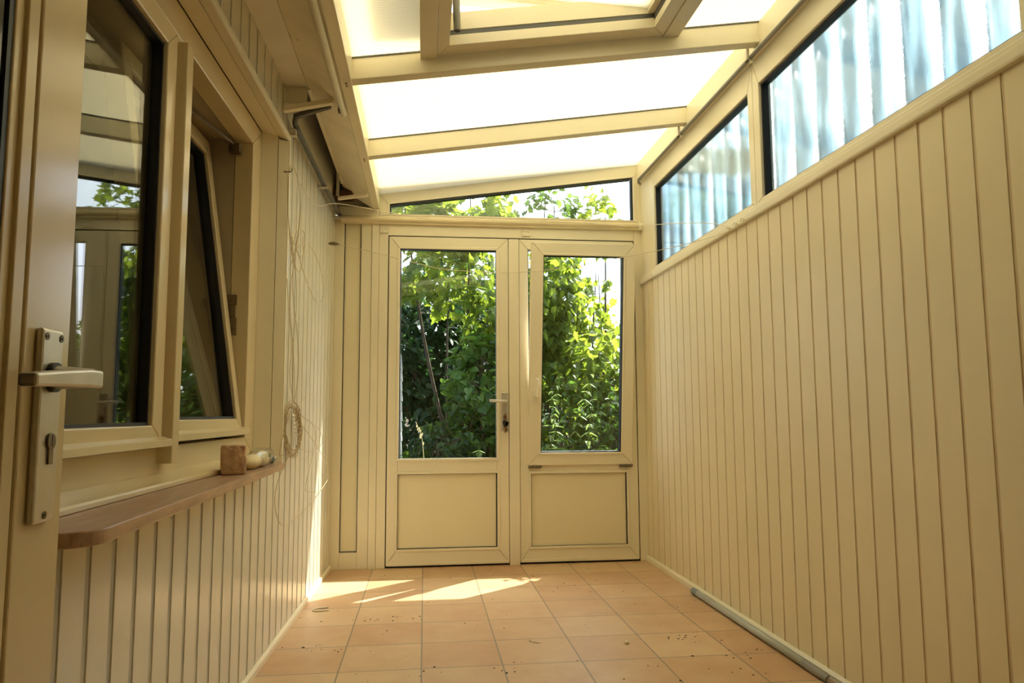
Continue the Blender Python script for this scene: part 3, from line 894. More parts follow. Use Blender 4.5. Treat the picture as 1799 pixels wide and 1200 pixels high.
b = MB(); b.prism(BW, [(-0.229, 2.195), (1.363, 2.195), (1.363, tz(1.363)), (-0.229, tz(-0.229))], -0.022, -0.016)
b.build('glass_pane', m_glass_d, o_tr)
# weathered round ledge across the doors, white ring on its right end
b = MB()
prof = [(0.012, 2.126), (0.034, 2.126), (0.036, 2.136), (0.046, 2.141), (0.052, 2.150), (0.050, 2.162), (0.040, 2.171), (0.026, 2.176), (0.012, 2.176)]
b.prism(lambda d, z, x: BW(x, z, d), prof, -0.53, 1.398)
o = b.build('trim_7', m_ledge, bevel=0.001)
tag(o, 'weathered rounded ledge spotted with mildew over the garden doors', 'ledge', 'structure')
b = MB(); b.tube([(1.386, YB - 0.036, 2.150), (1.412, YB - 0.036, 2.150)], 0.026, 16); b.build('end_ring', m_white, o, bevel=0.003)
# wall behind the camera
b = MB(); b.box(W, -0.75, XR + 0.1, Y0 - 0.1, Y0, 0, 2.75)
tag(b.build('wall_front', m_clad_r), 'cream end wall behind the camera', 'wall', 'structure')
# outside: overhang of the roof beyond the doors
b = MB(); b.box(W, -0.9, 2.4, YB + 0.055, 5.135, 2.715, 2.745)
tag(b.build('trim_8', m_pvc), 'roof overhang outside above the garden doors', 'overhang', 'structure')

# ------------------------------------------------------------------ open house door in the foreground (door_3)
XD = -0.47
def DP(y, z, d): return (XD + d, y + 0.031, z + 0.020)
b = MB()
b.frame(DP, [(0.12, -0.0 + 0.01), (1.0, 0.01), (1.0, 2.06), (0.12, 2.06)], [(0.235, 0.13), (0.888, 0.13), (0.888, 1.945), (0.235, 1.945)], -0.07, 0.0)
o_d3 = b.build('door_3', m_pvc_gloss, bevel=0.003)
tag(o_d3, 'open house door with cream stile and dark glazing close to the camera', 'door', 'structure')
b = MB(); b.frame(DP, [(0.234, 0.129), (0.886, 0.129), (0.886, 1.946), (0.234, 1.946)], [(0.262, 0.157), (0.861, 0.157), (0.861, 1.918), (0.262, 1.918)], -0.05, -0.002)
b.frame(DP, [(0.255, 0.15), (0.868, 0.15), (0.868, 1.925), (0.255, 1.925)], [(0.28, 0.175), (0.843, 0.175), (0.843, 1.90), (0.28, 1.90)], -0.05, -0.007)
b.build('glazing_bead', m_pvc_gloss, o_d3, bevel=0.002)
b = MB(); b.rframe(DP, 0.275, 0.845, 0.17, 1.905, 0.012, -0.05, -0.009); b.build('gasket', m_black, o_d3)
b = MB(); b.box(DP, 0.27, 0.847, 0.165, 1.91, -0.045, -0.012); b.build('glass_pane', m_blackglass, o_d3)
b = MB(); b.box(DP, 0.912, 0.9645, 0.780, 1.017, 0.0, 0.0095); o_pl = b.build('handle_plate', m_alu, o_d3, bevel=0.0035)
o_pl['label'] = 'brushed aluminium handle plate'
for y, z in ((0.922, 1.007), (0.957, 1.007), (0.938, 0.789)):
    b = MB(); b.tube([DP(y, z, 0.009), DP(y, z, 0.0105)], 0.0048, 14); b.tube([DP(y, z, 0.0104), DP(y, z, 0.0115)], 0.002, 6); b.build('screw', m_steel, o_pl)
b = MB()
b.tube([DP(0.942, 0.878, 0.0095), DP(0.942, 0.878, 0.0125)], 0.0105, 18); b.box(DP, 0.9365, 0.9475, 0.850, 0.872, 0.0095, 0.0122)
b.build('lock_cylinder', m_steel, o_pl, bevel=0.001)
b = MB(); b.box(DP, 0.9412, 0.9428, 0.872, 0.886, 0.0124, 0.0129); b.build('keyhole', m_black, o_pl)
b = MB()
b.tube([DP(0.938, 0.957, 0.0095), DP(0.938, 0.957, 0.016)], 0.0185, 20)
b.build('collar', m_black, o_pl)
b = MB()
b.tube([DP(0.938, 0.957, 0.012), DP(0.940, 0.956, 0.050), DP(0.940, 0.956, 0.060)], [0.0150, 0.0125, 0.0118], 16)
def lev(y, hw, dd0, dd1, zc):
    return [DP(y, zc - hw, dd0), DP(y, zc + hw, dd0), DP(y, zc + hw, dd1), DP(y, zc - hw, dd1)]
sec = [(0.955, 0.0112, 0.049, 0.064, 0.955), (0.92, 0.0112, 0.047, 0.065, 0.955), (0.86, 0.0095, 0.045, 0.064, 0.952), (0.797, 0.0076, 0.042, 0.062, 0.948)]
vs = [p for s_ in sec for p in lev(*s_)]
fs = [(0, 1, 2, 3), tuple(4 * (len(sec) - 1) + i for i in (3, 2, 1, 0))]
for i in range(len(sec) - 1):
    for k in range(4):
        a = 4 * i + k; c = 4 * i + (k + 1) % 4
        fs.append((a, c, c + 4, a + 4))
b.add(vs, fs)
b.build('lever', m_alu, o_pl, bevel=0.0035)

# ------------------------------------------------------------------ things under the soffit
b = MB(); b.tube([(-0.352, 0.6, 2.206), (-0.352, 3.075, 2.206)], 0.0125, 14); b.ball((-0.352, 3.075, 2.206), 0.0125, 12, 8)
o = b.build('round_tube', m_white, smooth=True)
tag(o, 'long white round-ended tube fixed under the soffit board', 'tube')
b = MB(); b.box(sb, 0.18, 0.30, 0.6, 3.07, -0.010, -0.001); b.build('mounting_strip', m_pvc, o, bevel=0.001)
b = MB(); b.box(W, -0.368, -0.360, 3.0, 3.03, 2.19, 2.232); b.build('clip', m_steel, o)
b = MB()
b.tube([(-0.532, 4.56, 2.165), LW(3.9, 2.168, 0.032), LW(3.20, 2.180, 0.032), LW(3.155, 2.184, 0.032)], 0.0125, 12)
b.tube(smooth_path([LW(3.158, 2.184, 0.032), LW(3.135, 2.190, 0.034), LW(3.125, 2.205, 0.040)], 5), 0.0125, 10)
o = b.build('grey_pipe', m_darkgrey, smooth=True)
tag(o, 'dark grey pipe with an angled arm running along the white wall', 'pipe')
b = MB(); b.hexa([(-0.568, 3.11, 2.196), (-0.41, 3.10, 2.250), (-0.41, 3.125, 2.250), (-0.568, 3.135, 2.196),
                  (-0.568, 3.11, 2.216), (-0.41, 3.10, 2.268), (-0.41, 3.125, 2.268), (-0.568, 3.135, 2.216)])
b.build('arm', m_darkgrey, o, bevel=0.002)
for q in ((3.15, 3.18, 2.135, 2.165, 0.035), (3.93, 3.96, 2.150, 2.158, 0.05), (4.50, 4.56, 2.14, 2.15, 0.05)):
    b = MB(); b.box(LW, q[0], q[1], q[2], q[3], 0.0, q[4]); b.build('bracket', m_alu, o, bevel=0.001)
def slat(y, p0, p1, th, wd, label):
    mb = MB()
    (xa, za), (xb, zb) = p0, p1
    mb.hexa([(xa, y, za), (xb, y, zb), (xb, y + wd, zb), (xa, y + wd, za), (xa, y, za + th), (xb, y, zb + th), (xb, y + wd, zb + th), (xa, y + wd, za + th)])
    return tag(mb.build('support_slat', m_soffit, bevel=0.002), label, 'slat')
slat(3.03, (-0.595, 2.193), (-0.392, 2.238), 0.022, 0.03, 'short cream slat across the soffit in front of the grey arm')
slat(4.22, (-0.508, 2.172), (-0.338, 2.200), 0.016, 0.03, 'short cream slat across the soffit at the far corner')
b = MB(); b.box(W, -0.515, -0.500, 4.20, 4.215, 2.19, 2.33)
tag(b.build('metal_strap', m_alu), 'small dark perforated strap beside the far soffit slat', 'strap')

# ------------------------------------------------------------------ things on the sill
bm = bmesh.new()
bmesh.ops.create_cube(bm, size=1.0)
bmesh.ops.subdivide_edges(bm, edges=bm.edges, cuts=5, use_grid_fill=True)
for v in bm.verts:
    c = v.co
    q = Vector((c.x * 0.072, c.y * 0.07, c.z * 0.088))
    k = 1 - 0.06 * max(0, abs(c.x) * 2 - 0.7) - 0.06 * max(0, abs(c.y) * 2 - 0.7)
    q.x *= k; q.y *= k
    q += Vector((random.uniform(-1, 1), random.uniform(-1, 1), random.uniform(-1, 1) if abs(c.z) < 0.49 else (random.uniform(-1, 0.2) if c.z > 0 else 0))) * 0.0016
    if c.x > 0.2 and c.y < 0 and 0.05 < c.z < 0.35:
        q += Vector((-0.003, 0.003, 0))
    v.co = q
me = bpy.data.meshes.new('rough_block'); bm.to_mesh(me); bm.free()
me.materials.append(m_block)
o = bpy.data.objects.new('rough_block', me); COL.objects.link(o)
mod = o.modifiers.new('round', 'BEVEL'); mod.width = 0.006; mod.segments = 2; mod.limit_method = 'ANGLE'; mod.angle_limit = math.radians(50)
o.location = LW(2.31, 0.752 + 0.0445, 0.046); o.rotation_euler = (0, 0, math.radians(18))
tag(o, 'rough reddish brown block standing on the marble sill', 'block')
bag = MB()
def blob(mb, c, rx, ry, rz, jit, nu=18, nv=12, flat=0.0):
    c = Vector(c); mb.ball(c, 1.0, nu, nv, rx, ry, rz, jit)
blob(bag, LW(2.52, 0.776, 0.046), 0.028, 0.08, 0.024, 0.05)
blob(bag, LW(2.63, 0.779, 0.050), 0.026, 0.06, 0.028, 0.07)
o = bag.build('wrapped_foam', m_foam, smooth=True)
tag(o, 'pale yellow foam piece in clear plastic lying behind the brown block', 'packet')
bagm = MB(); blob(bagm, LW(2.65, 0.783, 0.046), 0.032, 0.16, 0.032, 0.10)
b = bagm.build('plastic_bag', m_bag, o, smooth=True)
b = MB(); b.ball(LW(2.78, 0.768, 0.052), 0.014, 8, 6, 1, 1.6, 1.1, 0.15); b.build('blue_label', plain('blue_grey_print', (0.16, 0.20, 0.24), 0.4), o, smooth=True)

# ------------------------------------------------------------------ string on the left wall
def lwp(pts): return [LW(y, z, n) for y, z, n in pts]
cb = MB()
R = 0.0013
strands = [
    [(3.10, 1.945, .02), (3.13, 1.985, .02), (3.20, 2.01, .02), (3.30, 1.98, .02), (3.36, 1.90, .02), (3.33, 1.75, .02), (3.24, 1.62, .02), (3.17, 1.55, .02)],
    [(3.08, 1.95, .018), (3.10, 1.80, .02), (3.17, 1.66, .02), (3.30, 1.55, .02), (3.33, 1.40, .02), (3.27, 1.22, .02), (3.29, 1.05, .02), (3.32, 0.985, .02)],
    [(3.09, 1.93, .022), (3.12, 1.75, .02), (3.22, 1.62, .022), (3.25, 1.45, .02), (3.36, 1.30, .02), (3.42, 1.14, .02), (3.36, 1.02, .02), (3.33, 0.98, .022)],
    [(3.14, 1.985, .022), (3.24, 2.0, .022), (3.34, 1.93, .022), (3.35, 1.80, .022), (3.26, 1.60, .02), (3.19, 1.42, .02), (3.28, 1.20, .022), (3.33, 1.00, .022)],
    [(3.16, 1.60, .024), (3.28, 1.74, .024), (3.44, 1.78, .024), (3.46, 1.70, .024), (3.36, 1.64, .024), (3.22, 1.68, .024), (3.16, 1.60, .024)],
    [(3.18, 1.58, .026), (3.32, 1.69, .03), (3.60, 1.74, .034), (3.90, 1.68, .034), (3.98, 1.56, .034), (3.78, 1.50, .032), (3.52, 1.56, .028), (3.30, 1.66, .024)],
    [(3.20, 1.70, .02), (3.26, 1.60, .02), (3.38, 1.58, .02), (3.46, 1.66, .02), (3.44, 1.76, .02)],
    [(3.12, 1.50, .02), (3.18, 1.36, .02), (3.25, 1.22, .02), (3.22, 1.10, .02), (3.32, 0.99, .02)],
]
for s_ in strands:
    cb.tube(smooth_path(lwp(s_), 6), R, 6)
# the wound hank
for i in range(17):
    a = i / 16
    wob = random.uniform(-.012, .012)
    pts = []
    for k in range(25):
        th = 2 * math.pi * k / 24
        yy = 3.30 + wob + (0.10 + 0.055 * a) * math.cos(th) - 0.06 * math.sin(th) * 0.6
        zz = 0.865 + wob + (0.095 + 0.022 * a) * math.sin(th)
        pts.append((yy, zz, 0.016 + 0.012 * random.random() + 0.008 * math.cos(th)))
    cb.tube(lwp(pts), R, 5)
for i in range(7):                                          # wraps round the neck of the hank
    z0 = 0.955 - i * 0.018
    y0_ = 3.36 + i * 0.012
    cb.tube(lwp([(y0_ - 0.03, z0, .012), (y0_ - .01, z0 + .004, .036), (y0_ + .02, z0 - .006, .036), (y0_ + .04, z0 - .012, .014)]), R, 5)
loops = [
    [(3.33, 0.985, .024), (3.20, 0.93, .03), (3.08, 0.86, .032), (3.02, 0.775, .03), (3.10, 0.765, .03)],
    [(3.40, 0.93, .024), (3.62, 0.90, .028), (3.92, 0.86, .03), (4.06, 0.80, .03), (3.96, 0.755, .03), (3.66, 0.75, .03), (3.42, 0.79, .028), (3.40, 0.88, .024)],
    [(3.42, 0.90, .024), (3.72, 0.82, .028), (4.05, 0.72, .03), (4.34, 0.615, .03), (4.36, 0.58, .03), (4.10, 0.535, .03), (3.78, 0.50, .03), (3.40, 0.475, .03), (3.10, 0.485, .03), (2.96, 0.58, .03), (2.99, 0.66, .03), (3.14, 0.735, .03), (3.30, 0.79, .028)],
    [(3.46, 0.93, .024), (3.76, 0.88, .03), (3.84, 0.80, .03), (3.74, 0.70, .03), (3.60, 0.60, .03), (3.62, 0.565, .03), (3.80, 0.545, .03), (3.92, 0.53, .03)],
    [(3.36, 0.975, .024), (3.50, 1.0, .03), (3.56, 1.02, .03)],
]
for s_ in loops:
    cb.tube(smooth_path(lwp(s_), 6), R, 6)
o = cb.build('string_hank', m_string, smooth=True)
tag(o, 'tangled hank of thin beige string hanging on the white clad wall', 'string')
b = MB(); b.tube(lwp([(3.10, 1.955, 0.0), (3.10, 1.955, 0.03), (3.10, 1.968, 0.034)]), 0.003, 6)
b.build('nail', m_steel, o)

# washing lines
P1 = LW(3.36, 1.985, 0.02)
b = MB()
line1 = [P1, LW(3.60, 1.955, 0.05), (-0.47, 3.95, 2.068), (-0.20, 4.22, 2.10), (0.10, 4.50, 2.140), (0.45, 4.54, 2.170), (0.75, 4.55, 2.165), (1.05, 4.545, 2.158), (1.33, 4.52, 2.135), (1.385, 4.40, 2.115), (1.392, 3.55, 1.905), (1.392, 3.25, 1.815), (1.394, 3.14, 1.768)]
b.tube(smooth_path(line1, 6), 0.0018, 6)
o = b.build('washing_line', m_line, smooth=True)
tag(o, 'upper washing line running along the ledge over the doors', 'washing line')
b = MB()
line2 = [(-0.505, 4.296, 1.924), (-0.44, 4.28, 1.905), (-0.30, 4.25, 1.87), (-0.05, 4.20, 1.80), (0.12, 4.14, 1.755), (0.45, 4.0, 1.715), (0.72, 3.86, 1.715), (0.95, 3.66, 1.725), (1.16, 3.45, 1.735), (1.30, 3.27, 1.745), (1.396, 3.14, 1.762)]
b.tube(smooth_path(line2, 6), 0.0018, 6)
o = b.build('washing_line', m_line, smooth=True)
tag(o, 'lower sagging washing line crossing in front of the door glass', 'washing line')
b = MB(); b.tube([(-0.565, 4.296, 1.927), (-0.545, 4.296, 1.927), (-0.525, 4.296, 1.926), (-0.503, 4.296, 1.924)], [0.004, 0.011, 0.010, 0.003], 10)
b.build('wall_plug', m_steel, o, smooth=True)
hk = [(3.145, 'first'), (3.070, 'second'), (2.995, 'third'), (4.266, 'far')]
hl = ['white screw hook on the ledge rail holding both washing lines', 'white screw hook on the ledge rail, middle of the three together', 'empty white screw hook on the ledge rail, nearest the camera', 'small white screw hook alone on the ledge rail next to the corner']
for (y, _), lb in zip(hk, hl):
    b = MB()
    c = Vector((1.378, y, 1.770))
    pts = [Vector((1.398, y, 1.772)), Vector((1.388, y, 1.772))] + [c + Vector((0.0, 0.013 * math.sin(a), 0.011 * math.cos(a))) for a in [i * 2 * math.pi * 0.85 / 10 for i in range(11)]]
    b.tube(pts, 0.0021, 6)
    tag(b.build('screw_hook', m_white, smooth=True), lb, 'hook', None, 'screw hooks on the ledge rail')

# ------------------------------------------------------------------ floor things
b = MB()
A, Bp, Cp = Vector((1.382, 3.70, 0.0165)), Vector((1.384, 2.56, 0.0165)), Vector((1.386, 2.0, 0.0165))
b.tube([A, Bp], 0.0150, 16)
o = b.build('telescopic_pole', m_poletube, smooth=True)
tag(o, 'grey telescopic pole lying along the foot of the cream board wall', 'pole')
b = MB(); b.tube([A + Vector((0, 0.045, 0)), A + Vector((0, 0.035, 0)), A + Vector((0, -0.025, 0))], [0.012, 0.0162, 0.0162], 16); b.build('end_cap', m_cap, o, bevel=0.001)
b = MB(); b.tube([Bp + Vector((0, 0.06, 0)), Bp + Vector((0, -0.01, 0)), Bp + Vector((0, -0.015, 0)), Bp + Vector((0, -0.07, 0)), Bp + Vector((0, -0.10, 0))], [0.0162, 0.0162, 0.0158, 0.015, 0.0125], 16); b.build('joint_collar', m_greyrail, o)
b = MB(); b.tube([Bp + Vector((0, -0.08, 0)), Cp], 0.0115, 16); b.build('inner_tube', m_chrome, o, smooth=True)
b = MB(); b.tube([Vector((1.385, 2.36, 0.0165)), Vector((1.386, 2.28, 0.0165))], 0.0155, 14); b.build('lower_collar', m_darkgrey, o)

b = MB(); b.tube(smooth_path([(-0.455, 3.712, 0.003), (-0.50, 3.705, 0.003), (-0.525, 3.68, 0.003), (-0.505, 3.655, 0.003), (-0.455, 3.66, 0.003), (-0.447, 3.67, 0.003)], 6), 0.003, 8)
tag(b.build('cable_clip', m_white, smooth=True), 'small curved white clip lying on the tiles near the left wall', 'clip')
b = MB(); b.ball((0.82, 2.986, 0.0065), 0.0075, 10, 8, 1.5, 1.0, 0.85, 0.12)
tag(b.build('pebble', m_white, smooth=True), 'little pale pebble on the floor tiles', 'pebble')
b = MB(); b.tube(smooth_path([(0.44, 3.06, 0.003), (0.455, 3.045, 0.0035), (0.475, 3.035, 0.003)], 4), 0.0018, 6); b.ball((0.435, 3.066, 0.004), 0.004, 6, 5)
tag(b.build('bent_screw', m_alu, smooth=True), 'tiny bent metal screw on a floor tile', 'screw')
db = MB()
def crumb(x, y, s):
    db.ball((x, y, s * 0.35), s, 6, 4, random.uniform(0.8, 1.8), random.uniform(0.8, 1.6), 0.4, 0.35)
clusters = [(-0.215, 3.475, 0.05, 9), (-0.08, 3.47, 0.04, 6), (-0.47, 3.10, 0.05, 8), (-0.34, 3.06, 0.02, 3), (1.05, 3.05, 0.07, 18), (0.02, 2.75, 0.04, 4), (0.33, 2.73, 0.05, 5), (1.2, 2.8, 0.1, 12), (1.0, 2.6, 0.12, 10), (0.6, 4.45, 0.2, 10), (-0.56, 3.55, 0.02, 4), (1.12, 3.5, 0.15, 8), (0.75, 3.95, 0.2, 8)]
for cx_, cy_, sp, n in clusters:
    for _ in range(n):
        crumb(random.gauss(cx_, sp), random.gauss(cy_, sp * 0.6), random.uniform(0.0014, 0.004))
for _ in range(60):
    crumb(random.uniform(-0.5, 1.34), random.uniform(2.4, 4.55), random.uniform(0.001, 0.003))
o = db.build('dirt_crumbs', m_debris)
tag(o, 'dark crumbs of dirt scattered over the floor tiles', 'dirt', 'stuff')

# ------------------------------------------------------------------ outside, right side: corrugated sheet, neighbour wall and added light block
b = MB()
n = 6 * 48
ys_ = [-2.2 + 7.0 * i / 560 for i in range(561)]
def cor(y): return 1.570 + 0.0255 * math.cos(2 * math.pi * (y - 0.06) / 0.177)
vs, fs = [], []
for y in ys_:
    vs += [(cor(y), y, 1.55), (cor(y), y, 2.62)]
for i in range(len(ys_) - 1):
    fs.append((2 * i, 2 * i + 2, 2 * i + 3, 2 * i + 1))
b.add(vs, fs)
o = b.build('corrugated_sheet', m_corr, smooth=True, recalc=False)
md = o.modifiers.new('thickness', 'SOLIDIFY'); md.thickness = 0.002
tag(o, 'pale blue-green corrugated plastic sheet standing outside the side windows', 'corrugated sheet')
b = MB()
b.box(W, 1.535, 1.61, -2.2, 4.8, -0.1, 1.55)
b.build('base_wall', m_house, o)
b = MB(); b.box(W, 1.50, 1.54, -2.2, 4.8, 2.47, 2.50)
b.build('top_rail', m_darkgrey, o)
b = MB(); b.box(W, 3.2, 3.5, 3.4, 5.4, -0.1, 2.75)
b.box(W, 3.2, 7.0, -6, 3.4, -0.1, 6.5)  # tall unseen block added to keep sky and sun off the near end
tag(b.build('neighbour_wall_light_block', m_neigh), 'dim grey neighbouring wall beyond the corrugated sheet, with an added unseen tall block shading the near end', 'wall')

# ------------------------------------------------------------------ garden
b = MB(); b.box(W, -8, 12, YB + 0.06, 22, -0.25, -0.06)
tag(b.build('ground', m_soil), 'shaded garden soil behind the doors', 'ground', 'structure')
# slate-hung wall strip at the left of the door view
b = MB(); b.box(W, -0.9, -0.235, 5.35, 7.2, -0.1, 1.50)
o = b.build('slate_hung_wall', m_house)
tag(o, 'narrow garden wall hung with pale slates left of the door glass', 'wall')
b = MB()
for r in range(11):
    z = 0.45 + r * 0.095
    for k in range(10):
        y = 5.30 + k * 0.19 + (0.095 if r % 2 else 0)
        b.hexa([(-0.235, y, z - 0.05), (-0.235, y + 0.185, z - 0.05), (-0.213, y + 0.15, z - 0.06), (-0.213, y + 0.03, z - 0.06),
                (-0.235, y, z + 0.10), (-0.235, y + 0.185, z + 0.10), (-0.226, y + 0.18, z + 0.10), (-0.226, y, z + 0.10)])
b.build('slates', m_slate, o)

MAPLE = [(0, 0), (-.05, .30), (.22, .28), (.30, .52), (.42, .30), (.62, .36), (.64, .15), (1, 0)]
HEART = [(0, 0), (-.10, .22), (.05, .44), (.35, .44), (.70, .22), (1, 0)]
OVAL = [(0, 0), (.2, .2), (.5, .27), (.8, .15), (1, 0)]
NETTLE = [(0, 0), (.10, .22), (.28, .26), (.32, .20), (.52, .20), (.56, .14), (.78, .11), (1, 0)]
TASSEL = [(0, 0), (.3, .03), (.6, .04), (1, 0)]
class Foliage:
    def __init__(s):
        s.v = []; s.f = []
    def leaf(s, p, d, nrm, size, shape, fold=0.25):
        p = Vector(p); d = Vector(d).normalized()
        nrm = Vector(nrm); side = d.cross(nrm)
        if side.length < 1e-4:
            side = d.orthogonal()
        side.normalize(); nn = side.cross(d).normalized()
        base = len(s.v)
        for sg in (1, -1):
            ring = []
            for (t, w) in shape:
                if sg == -1 and w == 0 and t in (0, 1):
                    ring.append(base + (0 if t == 0 else len(shape) - 1)); continue
                q = p + d * (t * size) + side * (sg * w * size) + nn * (fold * w * size - 0.22 * size * t * t)
                s.v.append(tuple(q)); ring.append(len(s.v) - 1)
            s.f.append(tuple(ring if sg == 1 else ring[::-1]))
    def build(s, name, m, parent):
        me = bpy.data.meshes.new(name)
        me.from_pydata(s.v, [], s.f)
        me.materials.append(m); me.update()
        o = bpy.data.objects.new(name, me); COL.objects.link(o); o.parent = parent
        return o

def rdir():
    while True:
        v = Vector((random.uniform(-1, 1), random.uniform(-1, 1), random.uniform(-1, 1)))
        if 0.05 < v.length < 1:
            return v.normalized()

def plant(name, label, cat, base, lumps, nleaf, size, shape, m, droop=0.35, stems=5, group=None, twigs=True):
    """lumps: list of (cx,cy,cz,rx,ry,rz,weight)"""
    e = bpy.data.objects.new(name, None); COL.objects.link(e); e.location = base
    e.empty_display_size = 0.1
    tag(e, label, cat, None, group)
    B = Vector(base)
    fo = Foliage(); st = MB()
    tw = sum(l[6] for l in lumps)
    for (cx_, cy_, cz_, rx, ry, rz, w) in lumps:
        c = Vector((cx_, cy_, cz_))
        for k in range(max(1, int(stems * w / tw + 0.5))):
            top = c + Vector((random.uniform(-.6, .6) * rx, random.uniform(-.6, .6) * ry, random.uniform(0.1, .9) * rz))
            foot = B + Vector((random.uniform(-.12, .12), random.uniform(-.12, .12), 0))
            mid = foot.lerp(top, 0.5) + Vector((random.uniform(-.12, .12), random.uniform(-.12, .12), 0.05))
            pp = smooth_path([foot, mid, top], 5)
            r0 = 0.006 + 0.006 * (top - foot).length
            st.tube([q - B for q in pp], [r0 * (1 - 0.8 * i / (len(pp) - 1)) for i in range(len(pp))], 6)
        cnt = int(nleaf * w / tw)
        ncl = max(1, cnt // 9)
        for _ in range(ncl):
            u = rdir(); rad = random.uniform(0.35, 1.0) ** 0.6
            q = c + Vector((u.x * rx, u.y * ry, u.z * rz)) * rad
            out = Vector((u.x, u.y, u.z * 0.4)).normalized()
            tip = q + out * random.uniform(0.1, 0.22)
            if twigs and random.random() < 0.5:
                st.tube([q - out * 0.15 - B, tip - B], [0.004, 0.002], 4, caps=False)
            for _k in range(9):
                f = random.random()
                p = q.lerp(tip, f) + rdir() * size * 0.7
                if p.y < YB + 0.25: continue
                d = (rdir() + out * 0.5 + Vector((0, 0, -droop)) * 1.4)
                nrm = (rdir() * 0.8 + Vector((0, 0, 1)) + out * 0.5)
                fo.leaf(p - B, d, nrm, size * random.uniform(0.65, 1.25), shape, random.uniform(0.05, 0.4))
    fo.build('foliage', m, e)
    st.build('stems', m_bark, e, smooth=True, recalc=False)
    return e

# right pane
plant('climbing_ivy', 'bright yellow-green heart-leaved ivy curtain behind the tilted door window', 'ivy', (1.2, 7.5, -0.06),
      [(1.25, 7.3, 2.05, .30, .35, .62, 1.3), (1.18, 7.3, 1.2, .36, .4, .7, 1.0), (1.55, 7.4, 1.75, .25, .3, .5, .6), (1.75, 6.9, 1.15, .36, .35, .5, 1.1)], 4200, 0.085, HEART, m_leaf_bright, 0.6, 7)
plant('leafy_bush', 'low mid-green bush at the foot of the right door window', 'bush', (1.55, 6.5, -0.06),
      [(1.5, 6.5, .62, .7, .4, .45, 1.0), (1.95, 6.6, .9, .3, .4, .5, .6)], 2200, 0.075, OVAL, m_leaf_mid, 0.2, 8)
plant('maple_sapling', 'slim maple sapling topping out in the middle of the wedge window', 'sapling', (1.48, 8.2, -0.06),
      [(1.46, 8.2, 3.25, .18, .18, .42, 1.0), (1.55, 8.2, 2.4, .2, .2, .45, .4)], 230, 0.10, MAPLE, m_leaf_mid, 0.3, 3)
plant('maple_sapling', 'thin maple sapling at the right end of the wedge window', 'sapling', (1.98, 8.0, -0.06),
      [(1.98, 8.0, 3.05, .10, .1, .36, 1.0), (1.92, 8.0, 2.1, .20, .2, .5, 1.2)], 250, 0.105, MAPLE, m_leaf_bright, 0.3, 3)
plant('maple_sapling', 'small maple sapling left of centre in the wedge window', 'sapling', (1.02, 8.6, -0.06),
      [(1.02, 8.6, 3.15, .08, .08, .3, 1.0)], 45, 0.10, MAPLE, m_leaf_bright, 0.3, 2)
# left pane
plant('maple_tree', 'maple tree whose lit branches fill the left end of the wedge window', 'tree', (0.38, 8.05, -0.06),
      [(-.25, 7.4, 2.95, .5, .5, .36, 1.2), (.35, 7.4, 2.98, .5, .4, .24, 1.0), (.15, 7.2, 2.30, .45, .4, .28, .8), (.62, 7.2, 2.05, .22, .3, .4, .5)], 1600, 0.12, MAPLE, m_leaf_bright, 0.3, 3)
plant('dark_shrub', 'dense dark green shrub behind the left door glass', 'shrub', (0.1, 8.6, -0.06),
      [(0.0, 8.6, 1.3, .8, .5, 1.35, 1.0), (.8, 8.8, 1.3, .6, .5, 1.3, 1.0), (-.15, 8.5, 1.75, .6, .4, .8, .7)], 7500, 0.11, OVAL, m_leaf_dark, 0.3, 8)
plant('glossy_bush', 'glossy green bush in the lower right of the left door glass', 'bush', (0.55, 7.0, -0.06),
      [(.55, 7.0, 1.05, .26, .35, .62, 1.0), (.40, 7.0, .55, .40, .35, .40, .8)], 1700, 0.085, HEART, m_leaf_mid, 0.4, 6)
plant('bramble', 'low dark bramble at the foot of the left door glass', 'bramble', (0.22, 6.75, -0.06),
      [(0.22, 6.75, .52, .20, .28, .42, 1.0)], 560, 0.075, OVAL, m_leaf_dark, 0.2, 6)
# background hedges
for i, (x, y, zt, rx, lb) in enumerate([(-1.3, 10.9, 2.0, .95, 'dark hedge shrub far behind the left side wall'), (0.45, 11.0, 2.15, .95, 'dark hedge shrub far behind the left door glass'),
                                       (2.5, 11.0, 1.1, 1.05, 'low dark hedge shrub far behind the tilted door window')]):
    plant('hedge_shrub', lb, 'hedge', (x, y, -0.06), [(x, y, zt * 0.72, rx, .7, zt, 1.0)], 2600, 0.17, OVAL, m_leaf_dark, 0.3, 5, twigs=False)
for x, y, lb in ((3.9, 6.5, 'tall hedge shrub outside to the right, seen blurred through the smaller obscured pane'), (3.9, 8.6, 'hedge shrub further out to the right behind the corrugated sheet')):
    plant('hedge_shrub', lb, 'hedge', (x, y, -0.06), [(x, y, 1.5, .55, .95, 1.25, 1.0)], 1600, 0.15, OVAL, m_leaf_mid, 0.3, 5, twigs=False)
# leaves close to the door on the right that break up the sunlight
plant('corner_creeper', 'creeper outside the right corner shading the floor by the doors', 'creeper', (1.95, 5.15, -0.06),
      [(1.55, 4.99, 1.58, .10, .05, .14, 1.0)], 110, 0.05, MAPLE, m_leaf_mid, 0.4, 4)

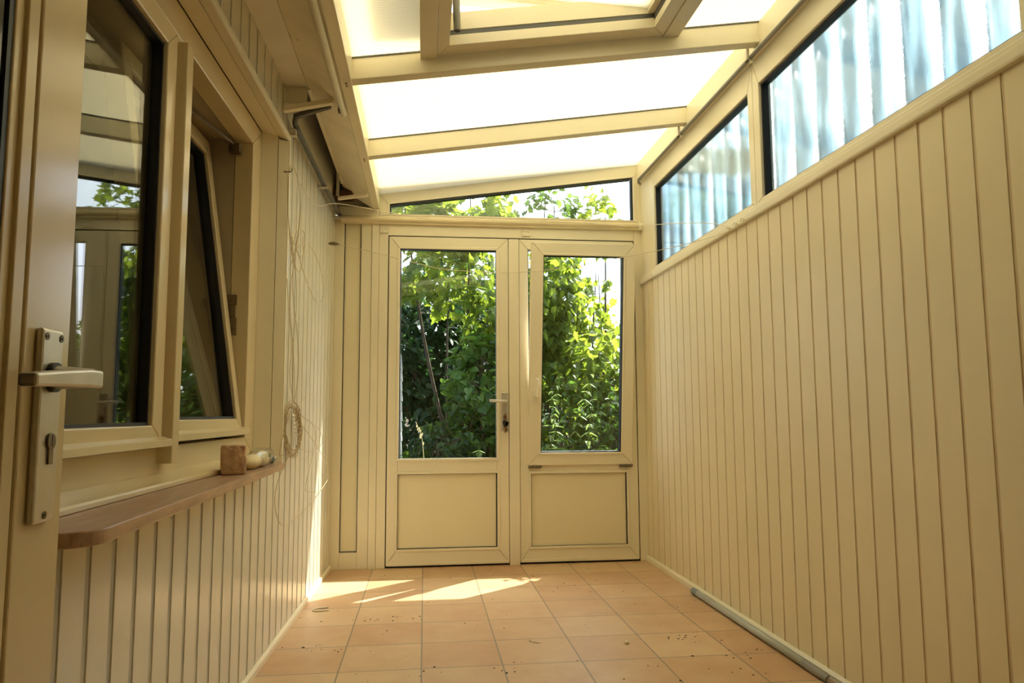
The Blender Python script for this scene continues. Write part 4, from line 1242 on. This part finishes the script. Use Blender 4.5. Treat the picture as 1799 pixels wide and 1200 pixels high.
def nettle(x, y, h, label, m=m_leaf_pale, lean=0.28):
    e = bpy.data.objects.new('nettle', None); COL.objects.link(e); e.location = (x, y, -0.06)
    tag(e, label, 'nettle', None, 'nettles outside the doors')
    st = MB(); fo = Foliage()
    lx, ly = random.uniform(-lean, lean), random.uniform(-lean, lean)
    pts = smooth_path([(0, 0, 0), (lx * .3, ly * .3, h * .5), (lx, ly, h)], 6)
    st.tube(pts, [0.005 * (1 - .6 * i / (len(pts) - 1)) for i in range(len(pts))], 6)
    z = 0.15; k = 0
    while z < h:
        f = z / h; px, py = lx * f * f, ly * f * f
        sz = 0.12 * (1.05 - 0.65 * f) * random.uniform(.8, 1.2)
        a0 = k * math.pi / 2 + random.uniform(-.6, .6)
        for a in (a0, a0 + math.pi):
            d = Vector((math.cos(a), math.sin(a), random.uniform(-.9, .25)))
            fo.leaf((px, py, z), d, (0, 0, 1), sz * random.uniform(.85, 1.15), NETTLE, .2)
            if f > 0.3:
                for q in (a + .6, a - .4):
                    fo.leaf((px, py, z), (math.cos(q) * .6, math.sin(q) * .6, random.uniform(-1.2, -.3)), rdir(), sz * random.uniform(.5, .8), TASSEL, .1)
        z += 0.06 + 0.02 * random.random(); k += 1
    st.build('stem', m_leaf_mid, e, recalc=False); fo.build('foliage', m, e)
nettle(1.02, 6.1, 1.34, 'tall pale nettle at the left edge of the tilted door window')
nettle(1.13, 6.0, 1.22, 'pale nettle with tassels just right of the tallest nettle')
nettle(1.28, 5.9, 1.16, 'pale nettle in the lower middle of the tilted door window')
nettle(1.20, 6.3, 1.40, 'slender pale nettle behind the others in the tilted door window')
nettle(1.45, 6.1, 0.98, 'short pale nettle low in the tilted door window')
nettle(0.42, 5.9, 0.74, 'short pale nettle in the lower right of the left door glass')
b = MB(); fo = None
pp = smooth_path([(0, 0, 0), (0.02, 0, 0.5), (0.0, 0, 0.80), (-0.05, 0, 0.93)], 6)
b.tube(pp, [0.003 * (1 - .6 * i / (len(pp) - 1)) for i in range(len(pp))], 5)
for i in range(14):
    t = 0.62 + 0.3 * i / 14
    q = pp[int(t * (len(pp) - 1))]
    b.ball(q + Vector((random.uniform(-.012, .012), random.uniform(-.01, .01), random.uniform(-.01, .01))), 0.007, 6, 4, .7, .7, 1.6)
o = b.build('grass_stalk', m_straw); o.location = (-0.02, 5.9, -0.06)
tag(o, 'bleached grass stalk gone to seed in the lower left of the door glass', 'grass')
